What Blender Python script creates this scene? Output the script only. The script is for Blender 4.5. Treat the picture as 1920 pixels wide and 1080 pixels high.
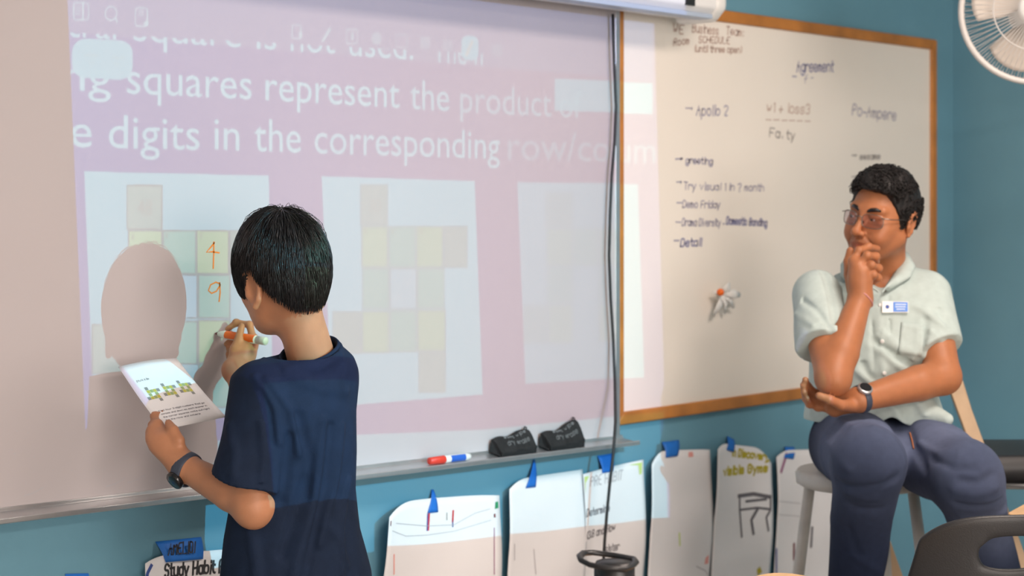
import bpy, bmesh, math, random
import numpy as np
from mathutils import Vector, Matrix
from concurrent.futures import ThreadPoolExecutor
random.seed(7); rng = np.random.default_rng(7)
scene = bpy.context.scene
COL = scene.collection
for _o in list(bpy.data.objects): bpy.data.objects.remove(_o)

# ------------------------------------------------------------------ camera
FPX, VPX, HOR = 3300.0, 4000.0, 390.0           # focal length in pixels (1920 wide), wall vanishing point, horizon
YAW = math.atan(FPX/(VPX-960.0)); CH = 1.40; DW = 3.115
RIGHT = np.array([math.cos(YAW), -math.sin(YAW), 0.0]); FWD = np.array([math.sin(YAW), math.cos(YAW), 0.0]); UP = np.array([0, 0, 1.0])
EYE = np.array([0, -DW, CH])
cam = bpy.data.objects.new('camera', bpy.data.cameras.new('camera')); COL.objects.link(cam)
cam.location = EYE; cam.rotation_euler = (math.pi/2, 0, -YAW)
cam.data.sensor_width = 36; cam.data.lens = 36*FPX/1920; cam.data.shift_y = -(540-HOR)/1920
cam.data.clip_start = 0.05
cam.data.dof.use_dof = True; cam.data.dof.focus_distance = 3.42; cam.data.dof.aperture_fstop = 4.0
scene.camera = cam
# ------------------------------------------------------------------ world, lights, exposure
scene.view_settings.view_transform = 'Standard'; scene.view_settings.look = 'None'
scene.view_settings.exposure = 0.08; scene.view_settings.gamma = 1.0; scene.view_settings.use_curve_mapping = False
wd = bpy.data.worlds.new('world'); scene.world = wd; wd.use_nodes = True
wd.node_tree.nodes['Background'].inputs[0].default_value = (0.75, 0.82, 1, 1)
wd.node_tree.nodes['Background'].inputs[1].default_value = 0.35
def area(name, loc, rot, sx, sy, power, col):
    l = bpy.data.lights.new(name, 'AREA'); l.shape = 'RECTANGLE'; l.size = sx; l.size_y = sy; l.energy = power; l.color = col
    o = bpy.data.objects.new(name, l); o.location = loc; o.rotation_euler = rot; COL.objects.link(o); return o
WARM = (1.0, 0.84, 0.74)
for lx, ly, p in ((3.4, -1.95, 46), (1.3, -4.8, 118)):
    area('ceiling_lamp', (lx, ly, 2.68), (0, 0, 0), 1.2, 0.6, p, WARM)
area('rear_fill_light', (-1.0, -9.7, 1.6), (math.pi/2, 0, 0), 4.6, 2.1, 310, (1.0, 0.92, 0.86))  # unseen soft source added behind the camera as frontal fill; no window is built

def C(px, py, dep):                                # point on the sight line of a photo pixel, at a real distance
    return EYE + dep*(FWD + RIGHT*(px-960)/FPX + UP*(HOR-py)/FPX)
def W(px, py, off=0.0):                            # where that sight line meets the board wall (plane y = -off)
    d = FWD + RIGHT*(px-960)/FPX + UP*(HOR-py)/FPX
    return EYE + d*((DW-off)/d[1])
def cs(r, u, f): return RIGHT*r + UP*u + FWD*f

# ------------------------------------------------------------------ object helpers
ORG = {}
def org(o): return ORG.get(o.name, np.zeros(3))
def tag(o, label=None, cat=None, group=None, kind=None):
    for k, v in (('label', label), ('category', cat), ('group', group), ('kind', kind)):
        if v: o[k] = v
    return o
def empty(name, loc, label, cat, group=None):
    o = bpy.data.objects.new(name, None); COL.objects.link(o); o.location = loc; o.empty_display_size = 0.05
    ORG[o.name] = np.array(loc, float); return tag(o, label, cat, group)
def meshobj(name, V, F, mat, parent=None, smooth=False, base=None, label=None, bevel=0, col=None):
    V = np.asarray(V, float).reshape(-1, 3)
    b = org(parent) if parent else (np.array(base, float) if base is not None else np.zeros(3))
    me = bpy.data.meshes.new(name)
    if isinstance(F, np.ndarray):
        n, k = F.shape
        me.vertices.add(len(V)); me.vertices.foreach_set('co', (V-b).astype(np.float32).ravel())
        me.loops.add(n*k); me.loops.foreach_set('vertex_index', F.astype(np.int32).ravel())
        me.polygons.add(n); me.polygons.foreach_set('loop_start', np.arange(0, n*k, k, dtype=np.int32))
        me.update(calc_edges=True)
    else:
        me.from_pydata([tuple(v) for v in (V-b)], [], F)
    if col is not None:
        a = me.color_attributes.new('tint', 'FLOAT_COLOR', 'POINT')
        c4 = np.ones((len(V), 4), np.float32); c4[:, :3] = col; a.data.foreach_set('color', c4.ravel())
    if smooth: me.polygons.foreach_set('use_smooth', np.ones(len(me.polygons), bool))
    me.update(); me.validate()
    for m in (mat if isinstance(mat, (list, tuple)) else [mat]): me.materials.append(m)
    o = bpy.data.objects.new(name, me); COL.objects.link(o)
    if parent: o.parent = parent
    else: o.location = b
    ORG[o.name] = b
    if label: o['label'] = label
    if bevel:
        m = o.modifiers.new('edge', 'BEVEL'); m.width = bevel; m.segments = 2; m.limit_method = 'ANGLE'; m.angle_limit = 0.6
        me.polygons.foreach_set('use_smooth', np.ones(len(me.polygons), bool))
        w = o.modifiers.new('norm', 'WEIGHTED_NORMAL'); w.keep_sharp = True
    return o
def basis(d, hint=(0, 0, 1)):
    d = np.array(d, float); d /= np.linalg.norm(d); h = np.array(hint, float)
    if abs(d@h)/np.linalg.norm(h) > 0.98: h = np.array([1.0, 0, 0]) if abs(d[0]) < .9 else np.array([0, 1.0, 0])
    a = np.cross(h, d); a /= np.linalg.norm(a); b = np.cross(d, a); return a, b, d
class G:
    def __init__(s): s.V = []; s.F = []
    def add(s, V, F):
        n = len(s.V); s.V += [tuple(v) for v in V]; s.F += [tuple(i+n for i in f) for f in F]; return s
    def box(s, lo, hi):
        x0, y0, z0 = lo; x1, y1, z1 = hi
        return s.add([(x0,y0,z0),(x1,y0,z0),(x1,y1,z0),(x0,y1,z0),(x0,y0,z1),(x1,y0,z1),(x1,y1,z1),(x0,y1,z1)],
                     [(3,2,1,0),(4,5,6,7),(0,1,5,4),(1,2,6,5),(2,3,7,6),(3,0,4,7)])
    def hexa(s, q0, q1):                          # two matching quads
        return s.add(list(q0)+list(q1), [(3,2,1,0),(4,5,6,7),(0,1,5,4),(1,2,6,5),(2,3,7,6),(3,0,4,7)])
    def bar(s, a, b, w, t, hint=(0,0,1)):
        a = np.array(a); b = np.array(b); u, v, d = basis(b-a, hint)
        q = [(-w/2,-t/2),(w/2,-t/2),(w/2,t/2),(-w/2,t/2)]
        return s.hexa([a+u*x+v*y for x, y in q], [b+u*x+v*y for x, y in q])
    def tube(s, pts, r, n=8, caps=True, flat=1.0, hint=(0,0,1), closed=False):
        P = [np.array(p, float) for p in pts]; m = len(P); R = r if hasattr(r, '__len__') else [r]*m
        V = []; a = None
        for i, p in enumerate(P):
            if closed: d = P[(i+1) % m]-P[i-1]
            else: d = P[min(i+1, m-1)]-P[max(i-1, 0)]
            d = d/(np.linalg.norm(d)+1e-12)
            if a is None: a, b, _ = basis(d, hint)
            else:
                a = a-d*(a@d); a /= (np.linalg.norm(a)+1e-12); b = np.cross(d, a)
            for k in range(n):
                t = 2*math.pi*k/n; V.append(p+R[i]*(a*math.cos(t)+b*flat*math.sin(t)))
        F = []
        for i in range(m if closed else m-1):
            j = (i+1) % m
            for k in range(n): F.append((i*n+k, i*n+(k+1) % n, j*n+(k+1) % n, j*n+k))
        if caps and not closed: F.append(tuple(range(n-1, -1, -1))); F.append(tuple((m-1)*n+k for k in range(n)))
        return s.add(V, F)
    def cyl(s, a, b, r, r2=None, n=24): return s.tube([a, b], [r, r if r2 is None else r2], n)
    def lathe(s, c, prof, n=32, ax=(0,0,1)):
        u, v, d = basis(ax, (0,1,0)); c = np.array(c, float); V = []; F = []; m = len(prof)
        for (r, h) in prof:
            for k in range(n):
                t = 2*math.pi*k/n; V.append(c+d*h+(u*math.cos(t)+v*math.sin(t))*max(r, 1e-4))
        for i in range(m-1):
            for k in range(n): F.append((i*n+k, i*n+(k+1) % n, (i+1)*n+(k+1) % n, (i+1)*n+k))
        F.append(tuple(range(n-1, -1, -1))); F.append(tuple((m-1)*n+k for k in range(n)))
        return s.add(V, F)
    def ell(s, c, r, A=np.eye(3), nu=16, nv=10):
        V = []; F = []; c = np.array(c)
        for j in range(nv+1):
            ph = math.pi*j/nv
            for i in range(nu):
                th = 2*math.pi*i/nu
                V.append(c+A@(np.array(r)*np.array([math.sin(ph)*math.cos(th), math.sin(ph)*math.sin(th), math.cos(ph)])))
        for j in range(nv):
            for i in range(nu): F.append((j*nu+i, (j+1)*nu+i, (j+1)*nu+(i+1) % nu, j*nu+(i+1) % nu))
        return s.add(V, F)
    def grid(s, fn, nu, nv):
        V = [fn(i/nu, j/nv) for j in range(nv+1) for i in range(nu+1)]
        F = [(j*(nu+1)+i, j*(nu+1)+i+1, (j+1)*(nu+1)+i+1, (j+1)*(nu+1)+i) for j in range(nv) for i in range(nu)]
        return s.add(V, F)
    def ribbon(s, pts, w, nrm):                   # a flat ink stroke lying on a surface
        P = [np.array(p, float) for p in pts]; m = len(P); nrm = np.array(nrm, float)
        V = []
        for i in range(m):
            d = P[min(i+1, m-1)]-P[max(i-1, 0)]; d = d/(np.linalg.norm(d)+1e-12); a = np.cross(nrm, d)
            e = (d*w*.4 if i == m-1 else (-d*w*.4 if i == 0 else 0))
            V += [P[i]+a*w/2+e, P[i]-a*w/2+e]
        return s.add(V, [(2*i, 2*i+1, 2*i+3, 2*i+2) for i in range(m-1)])
    def make(s, name, mat, parent=None, **k): return meshobj(name, s.V, s.F, mat, parent, **k)

# ------------------------------------------------------------------ materials
def srgb(r, g, b):
    f = lambda c: (c/255/12.92 if c/255 <= .04045 else ((c/255+.055)/1.055)**2.4)
    return (f(r), f(g), f(b))
MATS = {}
def mat(name, col, rough=0.6, metal=0.0, noise=0.0, nscale=20.0, bump=0.0, bscale=200.0, spec=0.5, sss=0.0, coat=0.0, tint=False, stretch=None, alt=None):
    m = bpy.data.materials.new(name); m.use_nodes = True; nt = m.node_tree; N = nt.nodes; L = nt.links
    b = N['Principled BSDF']; b.inputs['Base Color'].default_value = (*col, 1); b.inputs['Roughness'].default_value = rough
    b.inputs['Metallic'].default_value = metal; b.inputs['Specular IOR Level'].default_value = spec
    if coat: b.inputs['Coat Weight'].default_value = coat; b.inputs['Coat Roughness'].default_value = .1
    if sss: b.inputs['Subsurface Weight'].default_value = sss; b.inputs['Subsurface Radius'].default_value = (1, .35, .2); b.inputs['Subsurface Scale'].default_value = .006
    tc = N.new('ShaderNodeTexCoord'); src = tc.outputs['Object']
    if stretch:
        mp = N.new('ShaderNodeMapping'); mp.inputs['Scale'].default_value = stretch; L.new(src, mp.inputs[0]); src = mp.outputs[0]
    out = None
    if noise or alt:
        nz = N.new('ShaderNodeTexNoise'); nz.inputs['Scale'].default_value = nscale; nz.inputs['Detail'].default_value = 5; L.new(src, nz.inputs['Vector'])
        mx = N.new('ShaderNodeMix'); mx.data_type = 'RGBA'
        a = tuple(max(0, c*(1-noise)) for c in col) if not alt else col
        c2 = tuple(min(1, c*(1+noise)) for c in col) if not alt else alt
        mx.inputs[6].default_value = (*a, 1); mx.inputs[7].default_value = (*c2, 1)
        rp = N.new('ShaderNodeMapRange'); rp.inputs[1].default_value = .32; rp.inputs[2].default_value = .68; L.new(nz.outputs[0], rp.inputs[0]); L.new(rp.outputs[0], mx.inputs[0])
        out = mx.outputs[2]
    if tint:
        at = N.new('ShaderNodeAttribute'); at.attribute_name = 'tint'
        if out:
            mm = N.new('ShaderNodeMix'); mm.data_type = 'RGBA'; mm.blend_type = 'MULTIPLY'; mm.inputs[0].default_value = 1
            L.new(out, mm.inputs[6]); L.new(at.outputs[0], mm.inputs[7]); out = mm.outputs[2]
        else: out = at.outputs[0]
    if out: L.new(out, b.inputs['Base Color'])
    if bump:
        n2 = N.new('ShaderNodeTexNoise'); n2.inputs['Scale'].default_value = bscale; n2.inputs['Detail'].default_value = 3; L.new(src, n2.inputs['Vector'])
        bp = N.new('ShaderNodeBump'); bp.inputs['Strength'].default_value = bump; bp.inputs['Distance'].default_value = .002
        L.new(n2.outputs[0], bp.inputs['Height']); L.new(bp.outputs[0], b.inputs['Normal'])
    MATS[name] = m; return m
M_wall = mat('teal_paint', (.14, .315, .41), .55, noise=.05, nscale=3, bump=.15, bscale=90)
M_floor = mat('vinyl_floor', (.42, .39, .36), .45, noise=.12, nscale=14)
M_ceil = mat('ceiling_white', (.82, .81, .79), .8, noise=.03)
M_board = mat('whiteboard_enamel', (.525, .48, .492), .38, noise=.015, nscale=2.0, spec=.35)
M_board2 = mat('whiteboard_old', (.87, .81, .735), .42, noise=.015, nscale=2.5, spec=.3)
M_oak = mat('honey_oak', (.48, .185, .035), .45, noise=.22, nscale=9, stretch=(1, 6, 1), bump=.1)
M_alu = mat('aluminium', (.62, .62, .63), .35, .85, noise=.05)
M_case = mat('screen_case_white', (.82, .82, .82), .4)
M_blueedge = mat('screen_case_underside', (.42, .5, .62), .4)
M_black = mat('black_plastic', (.018, .018, .02), .45, bump=.2, bscale=400)
M_blackcloth = mat('black_felt', (.012, .012, .013), .85, noise=.4, nscale=60, bump=.5, bscale=150)
M_cable = mat('black_cable', (.012, .012, .014), .45)
M_paper = mat('white_paper', (.86, .845, .86), .75, noise=.02, nscale=5)
M_tape = mat('blue_tape', (.012, .16, .60), .6, noise=.06, nscale=40, bump=.3, bscale=300)
M_white = mat('white_plastic', (.8, .8, .78), .4)
M_red = mat('red_plastic', (.72, .05, .03), .4)
M_orange = mat('orange_plastic', (.9, .16, .01), .35)
M_bluep = mat('blue_label', (.02, .12, .55), .5)
M_wood = mat('desk_laminate', (.72, .45, .23), .4, noise=.08, nscale=10, stretch=(1, 5, 1))
M_tanwood = mat('beech_wood', (.52, .36, .22), .5, noise=.1, nscale=12)
M_stool = mat('stool_paint', (.55, .53, .50), .5, noise=.08, nscale=14)
M_steel = mat('steel_tube', (.5, .5, .5), .3, .9)
def ink(name, col): return mat(name, col, .7)
I_blue = ink('ink_blue', (.40, .38, .47)); I_grey = ink('ink_grey', (.42, .39, .37)); I_brown = ink('ink_brown', (.56, .42, .36))
I_black = ink('ink_black', (.03, .03, .035)); I_orange = ink('ink_orange', (.9, .20, .015)); I_yell = ink('ink_yellow', (.50, .42, .03))
I_green = ink('ink_green', (.02, .28, .12)); I_red = ink('ink_red', (.6, .03, .04)); I_navy = ink('ink_navy', (.05, .09, .32)); I_faded = ink('ink_faded_navy', (.24, .24, .40)); I_dark = ink('ink_worn_grey', (.16, .16, .165)); I_pencil = ink('ink_dark_grey', (.16, .15, .17)); I_purple = ink('ink_purple', (.35, .12, .25))
I_lgrey = ink('ink_light_grey', (.5, .48, .5)); I_pink = ink('pink_tab', (.85, .38, .34)); I_lime = ink('lime', (.62, .75, .25)); I_maroon = ink('ink_maroon', (.18, .03, .04))

# ------------------------------------------------------------------ handwriting: single-stroke letters
GLY = dict(a="4536160503123243|4642", b="0802|0516364543321203", c="4536160503123243", d="4842|4536160503123243", e="04444536160503123243",
 f="38281712|0535", g="4536160503123243|4641301001", h="0802|0516364542", i="1612|1817", j="262110|2827", k="0802|3604|0432", l="1812",
 m="0602|05162522|25364542", n="0602|0516364542", o="163645433212030516", p="0600|0516364543321203", q="4640|4536160503123243", r="0602|05163645",
 s="45361605143443321203", t="18132232|0636", u="0603123243|4642", v="062246", w="0612253246", x="0642|4602", y="0622|4610", z="06460242",
 A="022842|1535", B="02083847463505|3544433202", C="4738180703123243", D="02083847433202", E="48080242|0535", F="480802|0535", G="47381807031232434525",
 H="0802|4842|0545", I="1812", J="3833221203", K="0802|4805|0542", L="080242", M="0208254842", N="02084248", O="183847433212030718",
 P="02083847463505", R="02083847463505|2542", S="473818070615354443321203", T="0848|2822", U="080312324348", V="082248", W="0812263248", Y="082548|2522")
GLY.update({'0': "183847433212030718", '1': "172822", '2': "07183847460242", '3': "07183847463525|35444332120 3".replace(' ', ''), '4': "380444|3832",
 '6': "48170312324344350504", '7': "084822", '8': "18384746351506071 8|153544433212030415".replace(' ', ''), '9': "45341506071838474542", '-': "0434", '+': "0444|2622", '>': "0444|354433",
 '.': "1213", ':': "1213|1516", '?': "07183847462423|2221", '/': "0248", '(': "28161422", ')': "18262412", '=': "0535|0333", '_': "0141"})
NARROW = {'i': 2.2, 'l': 2.2, 'I': 2.2, '1': 3.2, '.': 2, ':': 2, 'j': 3, 'f': 4, 't': 4, 'r': 4.6, ' ': 3.2, '-': 4, '(': 3, ')': 3}
def strokes(text, slant=.12, jit=.25, rs=random.Random(3), smooth=True):
    X = 0; out = []
    for ch in text:
        if ch in GLY:
            for st in GLY[ch].split('|'):
                pts = [(int(st[i]), int(st[i+1])-2) for i in range(0, len(st), 2)]
                pts = [(x+rs.uniform(-jit, jit), y+rs.uniform(-jit, jit)) for x, y in pts]
                if smooth and len(pts) > 3:       # corner cutting
                    for _ in range(2):
                        q = [pts[0]]
                        for a, b in zip(pts, pts[1:]): q += [(.75*a[0]+.25*b[0], .75*a[1]+.25*b[1]), (.25*a[0]+.75*b[0], .25*a[1]+.75*b[1])]
                        pts = q+[pts[-1]]
                out.append([(X+x+slant*y, y) for x, y in pts])
        X += NARROW.get(ch, 5.6)
    return out, max(X-1.4, 1)
def write(g, text, fn, w, nrm, **k):               # fn(u in 0..1, v in letter heights) -> point
    st, width = strokes(text, **k)
    for s in st: g.ribbon([fn(x/width, y/4.0) for x, y in s], w, nrm)
def wallwrite(g, text, p0, p1, xh, w, off, **k):   # between two photo points on the wall, letter height in photo pixels
    a = W(*p0, off); b = W(*p1, off); h = W(p0[0], p0[1]-xh, off)[2]-a[2]
    write(g, text, lambda u, v: a+(b-a)*u+np.array([0, 0, h*v]), w, (0, -1, 0), **k)

# ------------------------------------------------------------------ signed distance modelling (bodies, clothes, hair volumes)
f32 = np.float32
class Sdf:
    def __init__(s): s.ops = []; s.lo = np.full(3, 1e9); s.hi = np.full(3, -1e9)
    def _b(s, c, r): s.lo = np.minimum(s.lo, np.array(c)-r); s.hi = np.maximum(s.hi, np.array(c)+r)
    def _push(s, kind, fn, k): s.ops.append((kind, fn, k)); return s
    def cap(s, a, b, ra, rb=None, k=.01, op='u', flat=None, fr=1.0):
        rb = ra if rb is None else rb; a = np.array(a, f32); b = np.array(b, f32); ab = b-a; L2 = float(ab@ab)+1e-12
        if op == 'u': s._b(a, ra); s._b(b, rb)
        fv = None if flat is None else np.array(flat, f32)/np.linalg.norm(flat)
        def fn(p):
            q = p-a; t = np.clip((q@ab)/L2, 0, 1); q = q-t[:, None]*ab
            if fv is not None:
                c = q@fv; q = q+(c*(1/fr-1))[:, None]*fv      # squash along fv by fr (<1)
                return (np.sqrt((q*q).sum(1))-(ra+(rb-ra)*t))*min(1, fr*1.15)
            return np.sqrt((q*q).sum(1))-(ra+(rb-ra)*t)
        return s._push(op, fn, k)
    def chain(s, pts, rs, k=.01, op='u', **kw):
        for i in range(len(pts)-1): s.cap(pts[i], pts[i+1], rs[i], rs[i+1], k if i == 0 else min(k, .004), op, **kw)
        return s
    def ell(s, c, r, A=np.eye(3), k=.01, op='u'):
        c = np.array(c, f32); r = np.array(r, f32); A = np.array(A, f32)
        if op == 'u': s._b(c, r.max())
        def fn(p):
            q = (p-c)@A; k0 = np.sqrt(((q/r)**2).sum(1)); k1 = np.sqrt(((q/(r*r))**2).sum(1))+1e-9
            return np.where(k0 < .15, -r.min()*(1-k0), k0*(k0-1)/k1)
        return s._push(op, fn, k)
    def loft(s, secs, ax, ay, k=.01, op='u', p=2.0):          # horizontal super-ellipse sections: (z, cx, cy, a, b)
        S = np.array(secs, float); S = S[np.argsort(S[:, 0])]; ax = np.array(ax, f32)[:2]; ay = np.array(ay, f32)[:2]
        for q in S: s._b((q[1], q[2], q[0]), max(q[3], q[4]))
        def fn(P):
            z = P[:, 2]; I = [np.interp(z, S[:, 0], S[:, j]).astype(f32) for j in (1, 2, 3, 4)]
            dx = P[:, 0]-I[0]; dy = P[:, 1]-I[1]; u = (dx*ax[0]+dy*ax[1]); v = (dx*ay[0]+dy*ay[1])
            a, b = I[2], I[3]
            k0 = (np.abs(u/a)**p+np.abs(v/b)**p)**(1/p); k1 = np.sqrt((u/(a*a))**2+(v/(b*b))**2)+1e-9
            d = np.where(k0 < .2, -np.minimum(a, b)*.8, k0*(k0-1)/k1)
            dz = np.maximum(S[0, 0]-z, z-S[-1, 0])
            return np.where(dz > 0, np.sqrt(np.maximum(d, 0)**2+dz**2), np.maximum(d, dz))
        return s._push(op, fn, k)
    def join(s, o, k=.02):
        s.lo = np.minimum(s.lo, o.lo); s.hi = np.maximum(s.hi, o.hi); return s._push('u', o.val, k)
    def plane(s, pt, n, k=.004):                            # keep the side the normal points away from
        pt = np.array(pt, f32); n = np.array(n, f32)/np.linalg.norm(n)
        return s._push('i', lambda p: (p-pt)@n, k)
    def fold(s, pts, w, amp):
        P = [np.array(q, f32) for q in pts]
        def fn(p):
            m = None
            for a, b in zip(P, P[1:]):
                ab = b-a; t = np.clip(((p-a)@ab)/(float(ab@ab)+1e-12), 0, 1); q = p-a-t[:, None]*ab; dd = (q*q).sum(1)
                m = dd if m is None else np.minimum(m, dd)
            return amp*np.exp(-m/(w*w))
        return s._push('d', fn, 3*w)
    def rough(s, amp, sc, seed=0):
        r = np.random.default_rng(seed); K = (r.normal(size=(7, 3))*sc).astype(f32); ph = r.uniform(0, 6.28, 7).astype(f32)
        return s._push('n', lambda p: amp*sum(np.sin(p@K[i]+ph[i]) for i in range(7))/3.0, 0)
    def val(s, p, act=None):
        d = None
        for i, (kind, fn, k) in enumerate(s.ops):
            if act is not None and not act[i]: continue
            v = fn(p)
            if kind == 'u':
                if d is None: d = v
                else:
                    if k > 0: h = np.maximum(k-np.abs(d-v), 0)/k; d = np.minimum(d, v)-h*h*k*.25
                    else: d = np.minimum(d, v)
            elif d is None: continue
            elif kind == 's':
                v = -v; h = np.maximum(k-np.abs(d-v), 0)/max(k, 1e-6); d = np.maximum(d, v)+h*h*k*.25
            elif kind == 'i':
                h = np.maximum(k-np.abs(d-v), 0)/max(k, 1e-6); d = np.maximum(d, v)+h*h*k*.25
            else: d = d-v
        return np.full(len(p), 1.0, f32) if d is None else d
    def mesh(s, cell, fine=None, fcell=None, pad=.02):
        ax = []
        for i in range(3):
            lo, hi = s.lo[i]-pad, s.hi[i]+pad
            if fine is not None:
                a, b = max(fine[0][i], lo), min(fine[1][i], hi)
                x = np.concatenate([np.arange(a, lo-cell, -cell)[::-1][:-1] if a > lo else [], np.arange(a, b, fcell), np.arange(b, hi+cell, cell)])
            else: x = np.arange(lo, hi+cell, cell)
            ax.append(np.unique(np.round(x, 7)).astype(f32))
        n = [len(a) for a in ax]; B = 16
        V = np.ones(n, f32)
        blocks = [(i, j, l) for i in range(0, n[0], B) for j in range(0, n[1], B) for l in range(0, n[2], B)]
        ctr = []; rad = []
        for (i, j, l) in blocks:
            lo = np.array([ax[0][i], ax[1][j], ax[2][l]]); hi = np.array([ax[0][min(i+B, n[0])-1], ax[1][min(j+B, n[1])-1], ax[2][min(l+B, n[2])-1]])
            ctr.append((lo+hi)/2); rad.append(np.linalg.norm(hi-lo)/2+cell)
        ctr = np.array(ctr, f32); rad = np.array(rad, f32)
        vals = [fn(ctr) if kd in 'usi' else None for kd, fn, k in s.ops]
        um = np.min([v for v, o in zip(vals, s.ops) if o[0] == 'u'], axis=0)
        tot = s.val(ctr)
        near = np.abs(tot) < rad*1.7+.02
        act = np.zeros((len(ctr), len(s.ops)), bool)
        for i, (kd, fn, k) in enumerate(s.ops):
            if kd == 'u': act[:, i] = vals[i]-rad*1.4 < um+rad*1.4+k
            elif kd == 's': act[:, i] = vals[i] < rad*1.4+k+.01
            elif kd == 'i': act[:, i] = vals[i] > -(rad*1.4+k+.01)
            elif kd == 'd': act[:, i] = True
            else: act[:, i] = True
        def work(bi):
            i, j, l = blocks[bi]
            X, Y, Z = ax[0][i:i+B], ax[1][j:j+B], ax[2][l:l+B]
            p = np.stack(np.meshgrid(X, Y, Z, indexing='ij'), -1).reshape(-1, 3)
            a = act[bi].copy()
            for q, (kd, fn, k) in enumerate(s.ops):
                if kd == 'd' and abs(fn(ctr[bi:bi+1])[0]) < 1e-9 and k < rad[bi]*1.0+1:
                    # too far from this fold to matter
                    if k*1.2 < 1 and _far(fn, ctr[bi], rad[bi]): a[q] = False
            V[i:i+B, j:j+B, l:l+B] = s.val(p, a).reshape(len(X), len(Y), len(Z))
        def _far(fn, c, r):
            t = c+np.array([[r,0,0],[-r,0,0],[0,r,0],[0,-r,0],[0,0,r],[0,0,-r],[r*.58,r*.58,r*.58],[-r*.58,r*.58,r*.58],[r*.58,-r*.58,r*.58],[r*.58,r*.58,-r*.58],
                            [-r*.58,-r*.58,r*.58],[-r*.58,r*.58,-r*.58],[r*.58,-r*.58,-r*.58],[-r*.58,-r*.58,-r*.58]], f32)
            return np.abs(fn(t)).max() < 1e-6
        idx = np.nonzero(near)[0]
        for bi in np.nonzero(~near)[0]:
            i, j, l = blocks[bi]; V[i:i+B, j:j+B, l:l+B] = 1.0 if tot[bi] > 0 else -1.0
        with ThreadPoolExecutor(4) as ex: list(ex.map(work, idx))
        return surfnets(V, ax)
def surfnets(V, ax):
    S = V < 0
    nx, ny, nz = V.shape
    cnt = np.zeros((nx-1, ny-1, nz-1), np.uint8)
    for a in (0, 1):
        for b in (0, 1):
            for c in (0, 1): cnt += S[a:nx-1+a, b:ny-1+b, c:nz-1+c]
    act = (cnt > 0) & (cnt < 8); del cnt
    ids = np.flatnonzero(act.ravel()); ci, cj, ck = np.unravel_index(ids, act.shape)
    acc = np.zeros((len(ids), 3), np.float64); num = np.zeros(len(ids))
    cor = [(a, b, c) for a in (0, 1) for b in (0, 1) for c in (0, 1)]
    for p in range(8):
        for q in range(p+1, 8):
            A, Bq = cor[p], cor[q]
            if sum(abs(A[t]-Bq[t]) for t in range(3)) != 1: continue
            va = V[ci+A[0], cj+A[1], ck+A[2]]; vb = V[ci+Bq[0], cj+Bq[1], ck+Bq[2]]
            m = (va < 0) != (vb < 0); t = np.where(m, va/(va-vb+1e-20), 0)
            for d in range(3):
                acc[:, d] += np.where(m, A[d]+(Bq[d]-A[d])*t, 0)
            num += m
    acc /= num[:, None]
    out = np.zeros_like(acc)
    for d, c in enumerate((ci, cj, ck)):
        a0 = ax[d][c]; a1 = ax[d][c+1]; out[:, d] = a0+(a1-a0)*acc[:, d]
    sh = act.shape
    def cid(i, j, k): return np.searchsorted(ids, np.ravel_multi_index((i, j, k), sh))
    Q = []
    for d in range(3):
        sl0 = [slice(1, -1)]*3; sl1 = [slice(1, -1)]*3
        sl0[d] = slice(0, V.shape[d]-1); sl1[d] = slice(1, V.shape[d])
        A = S[tuple(sl0)]; Bq = S[tuple(sl1)]
        for flip in (False, True):
            e = np.nonzero((A & ~Bq) if not flip else (~A & Bq))
            i = [e[0]+(0 if d == 0 else 1), e[1]+(0 if d == 1 else 1), e[2]+(0 if d == 2 else 1)]
            u, v = [(1, 2), (2, 0), (0, 1)][d]
            def cc(du, dv):
                j = list(i); j[u] = j[u]-1+du; j[v] = j[v]-1+dv; return cid(*j)
            q = [cc(0, 0), cc(1, 0), cc(1, 1), cc(0, 1)]
            Q.append(np.stack(q[::-1] if flip else q, 1))
    return out, np.concatenate(Q)
def sdfobj(name, s, cell, m, parent=None, colfn=None, **kw):
    mk = {k: kw.pop(k) for k in ('fine', 'fcell') if k in kw}
    V, F = s.mesh(cell, **mk)
    return meshobj(name, V, F, m, parent, smooth=True, col=None if colfn is None else colfn(V), **kw)
# ------------------------------------------------------------------ room shell
XC = W(1787, 400)[0]                                # corner with the right wall
XL, YB, ZC = -3.4, -9.9, 2.75
def slab(name, lo, hi, m): return tag(meshobj(name, *(lambda g: (g.V, g.F))(G().box(lo, hi)), m), kind='structure')
slab('wall_front', (XL, 0, 0), (XC+.12, .12, ZC), M_wall)
slab('wall_right', (XC, YB, 0), (XC+.12, 0, ZC), M_wall)
M_cream = mat('cream_paint', (.72, .68, .62), .7, noise=.03, nscale=4)
slab('wall_left', (XL-.12, YB, 0), (XL, .12, ZC), M_cream)
slab('wall_back', (XL, YB-.12, 0), (XC, YB, ZC), M_cream)
slab('floor', (XL-.12, YB-.12, -.1), (XC+.12, .12, 0), M_floor)
slab('ceiling', (XL-.12, YB-.12, ZC), (XC+.12, .12, ZC+.1), M_ceil)
M_base = mat('rubber_baseboard', (.03, .03, .035), .5)
slab('baseboard_front', (XL, -.012, 0), (XC, 0, .1), M_base)
slab('baseboard_right', (XC-.012, YB, 0), (XC, -.012, .1), M_base)

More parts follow.
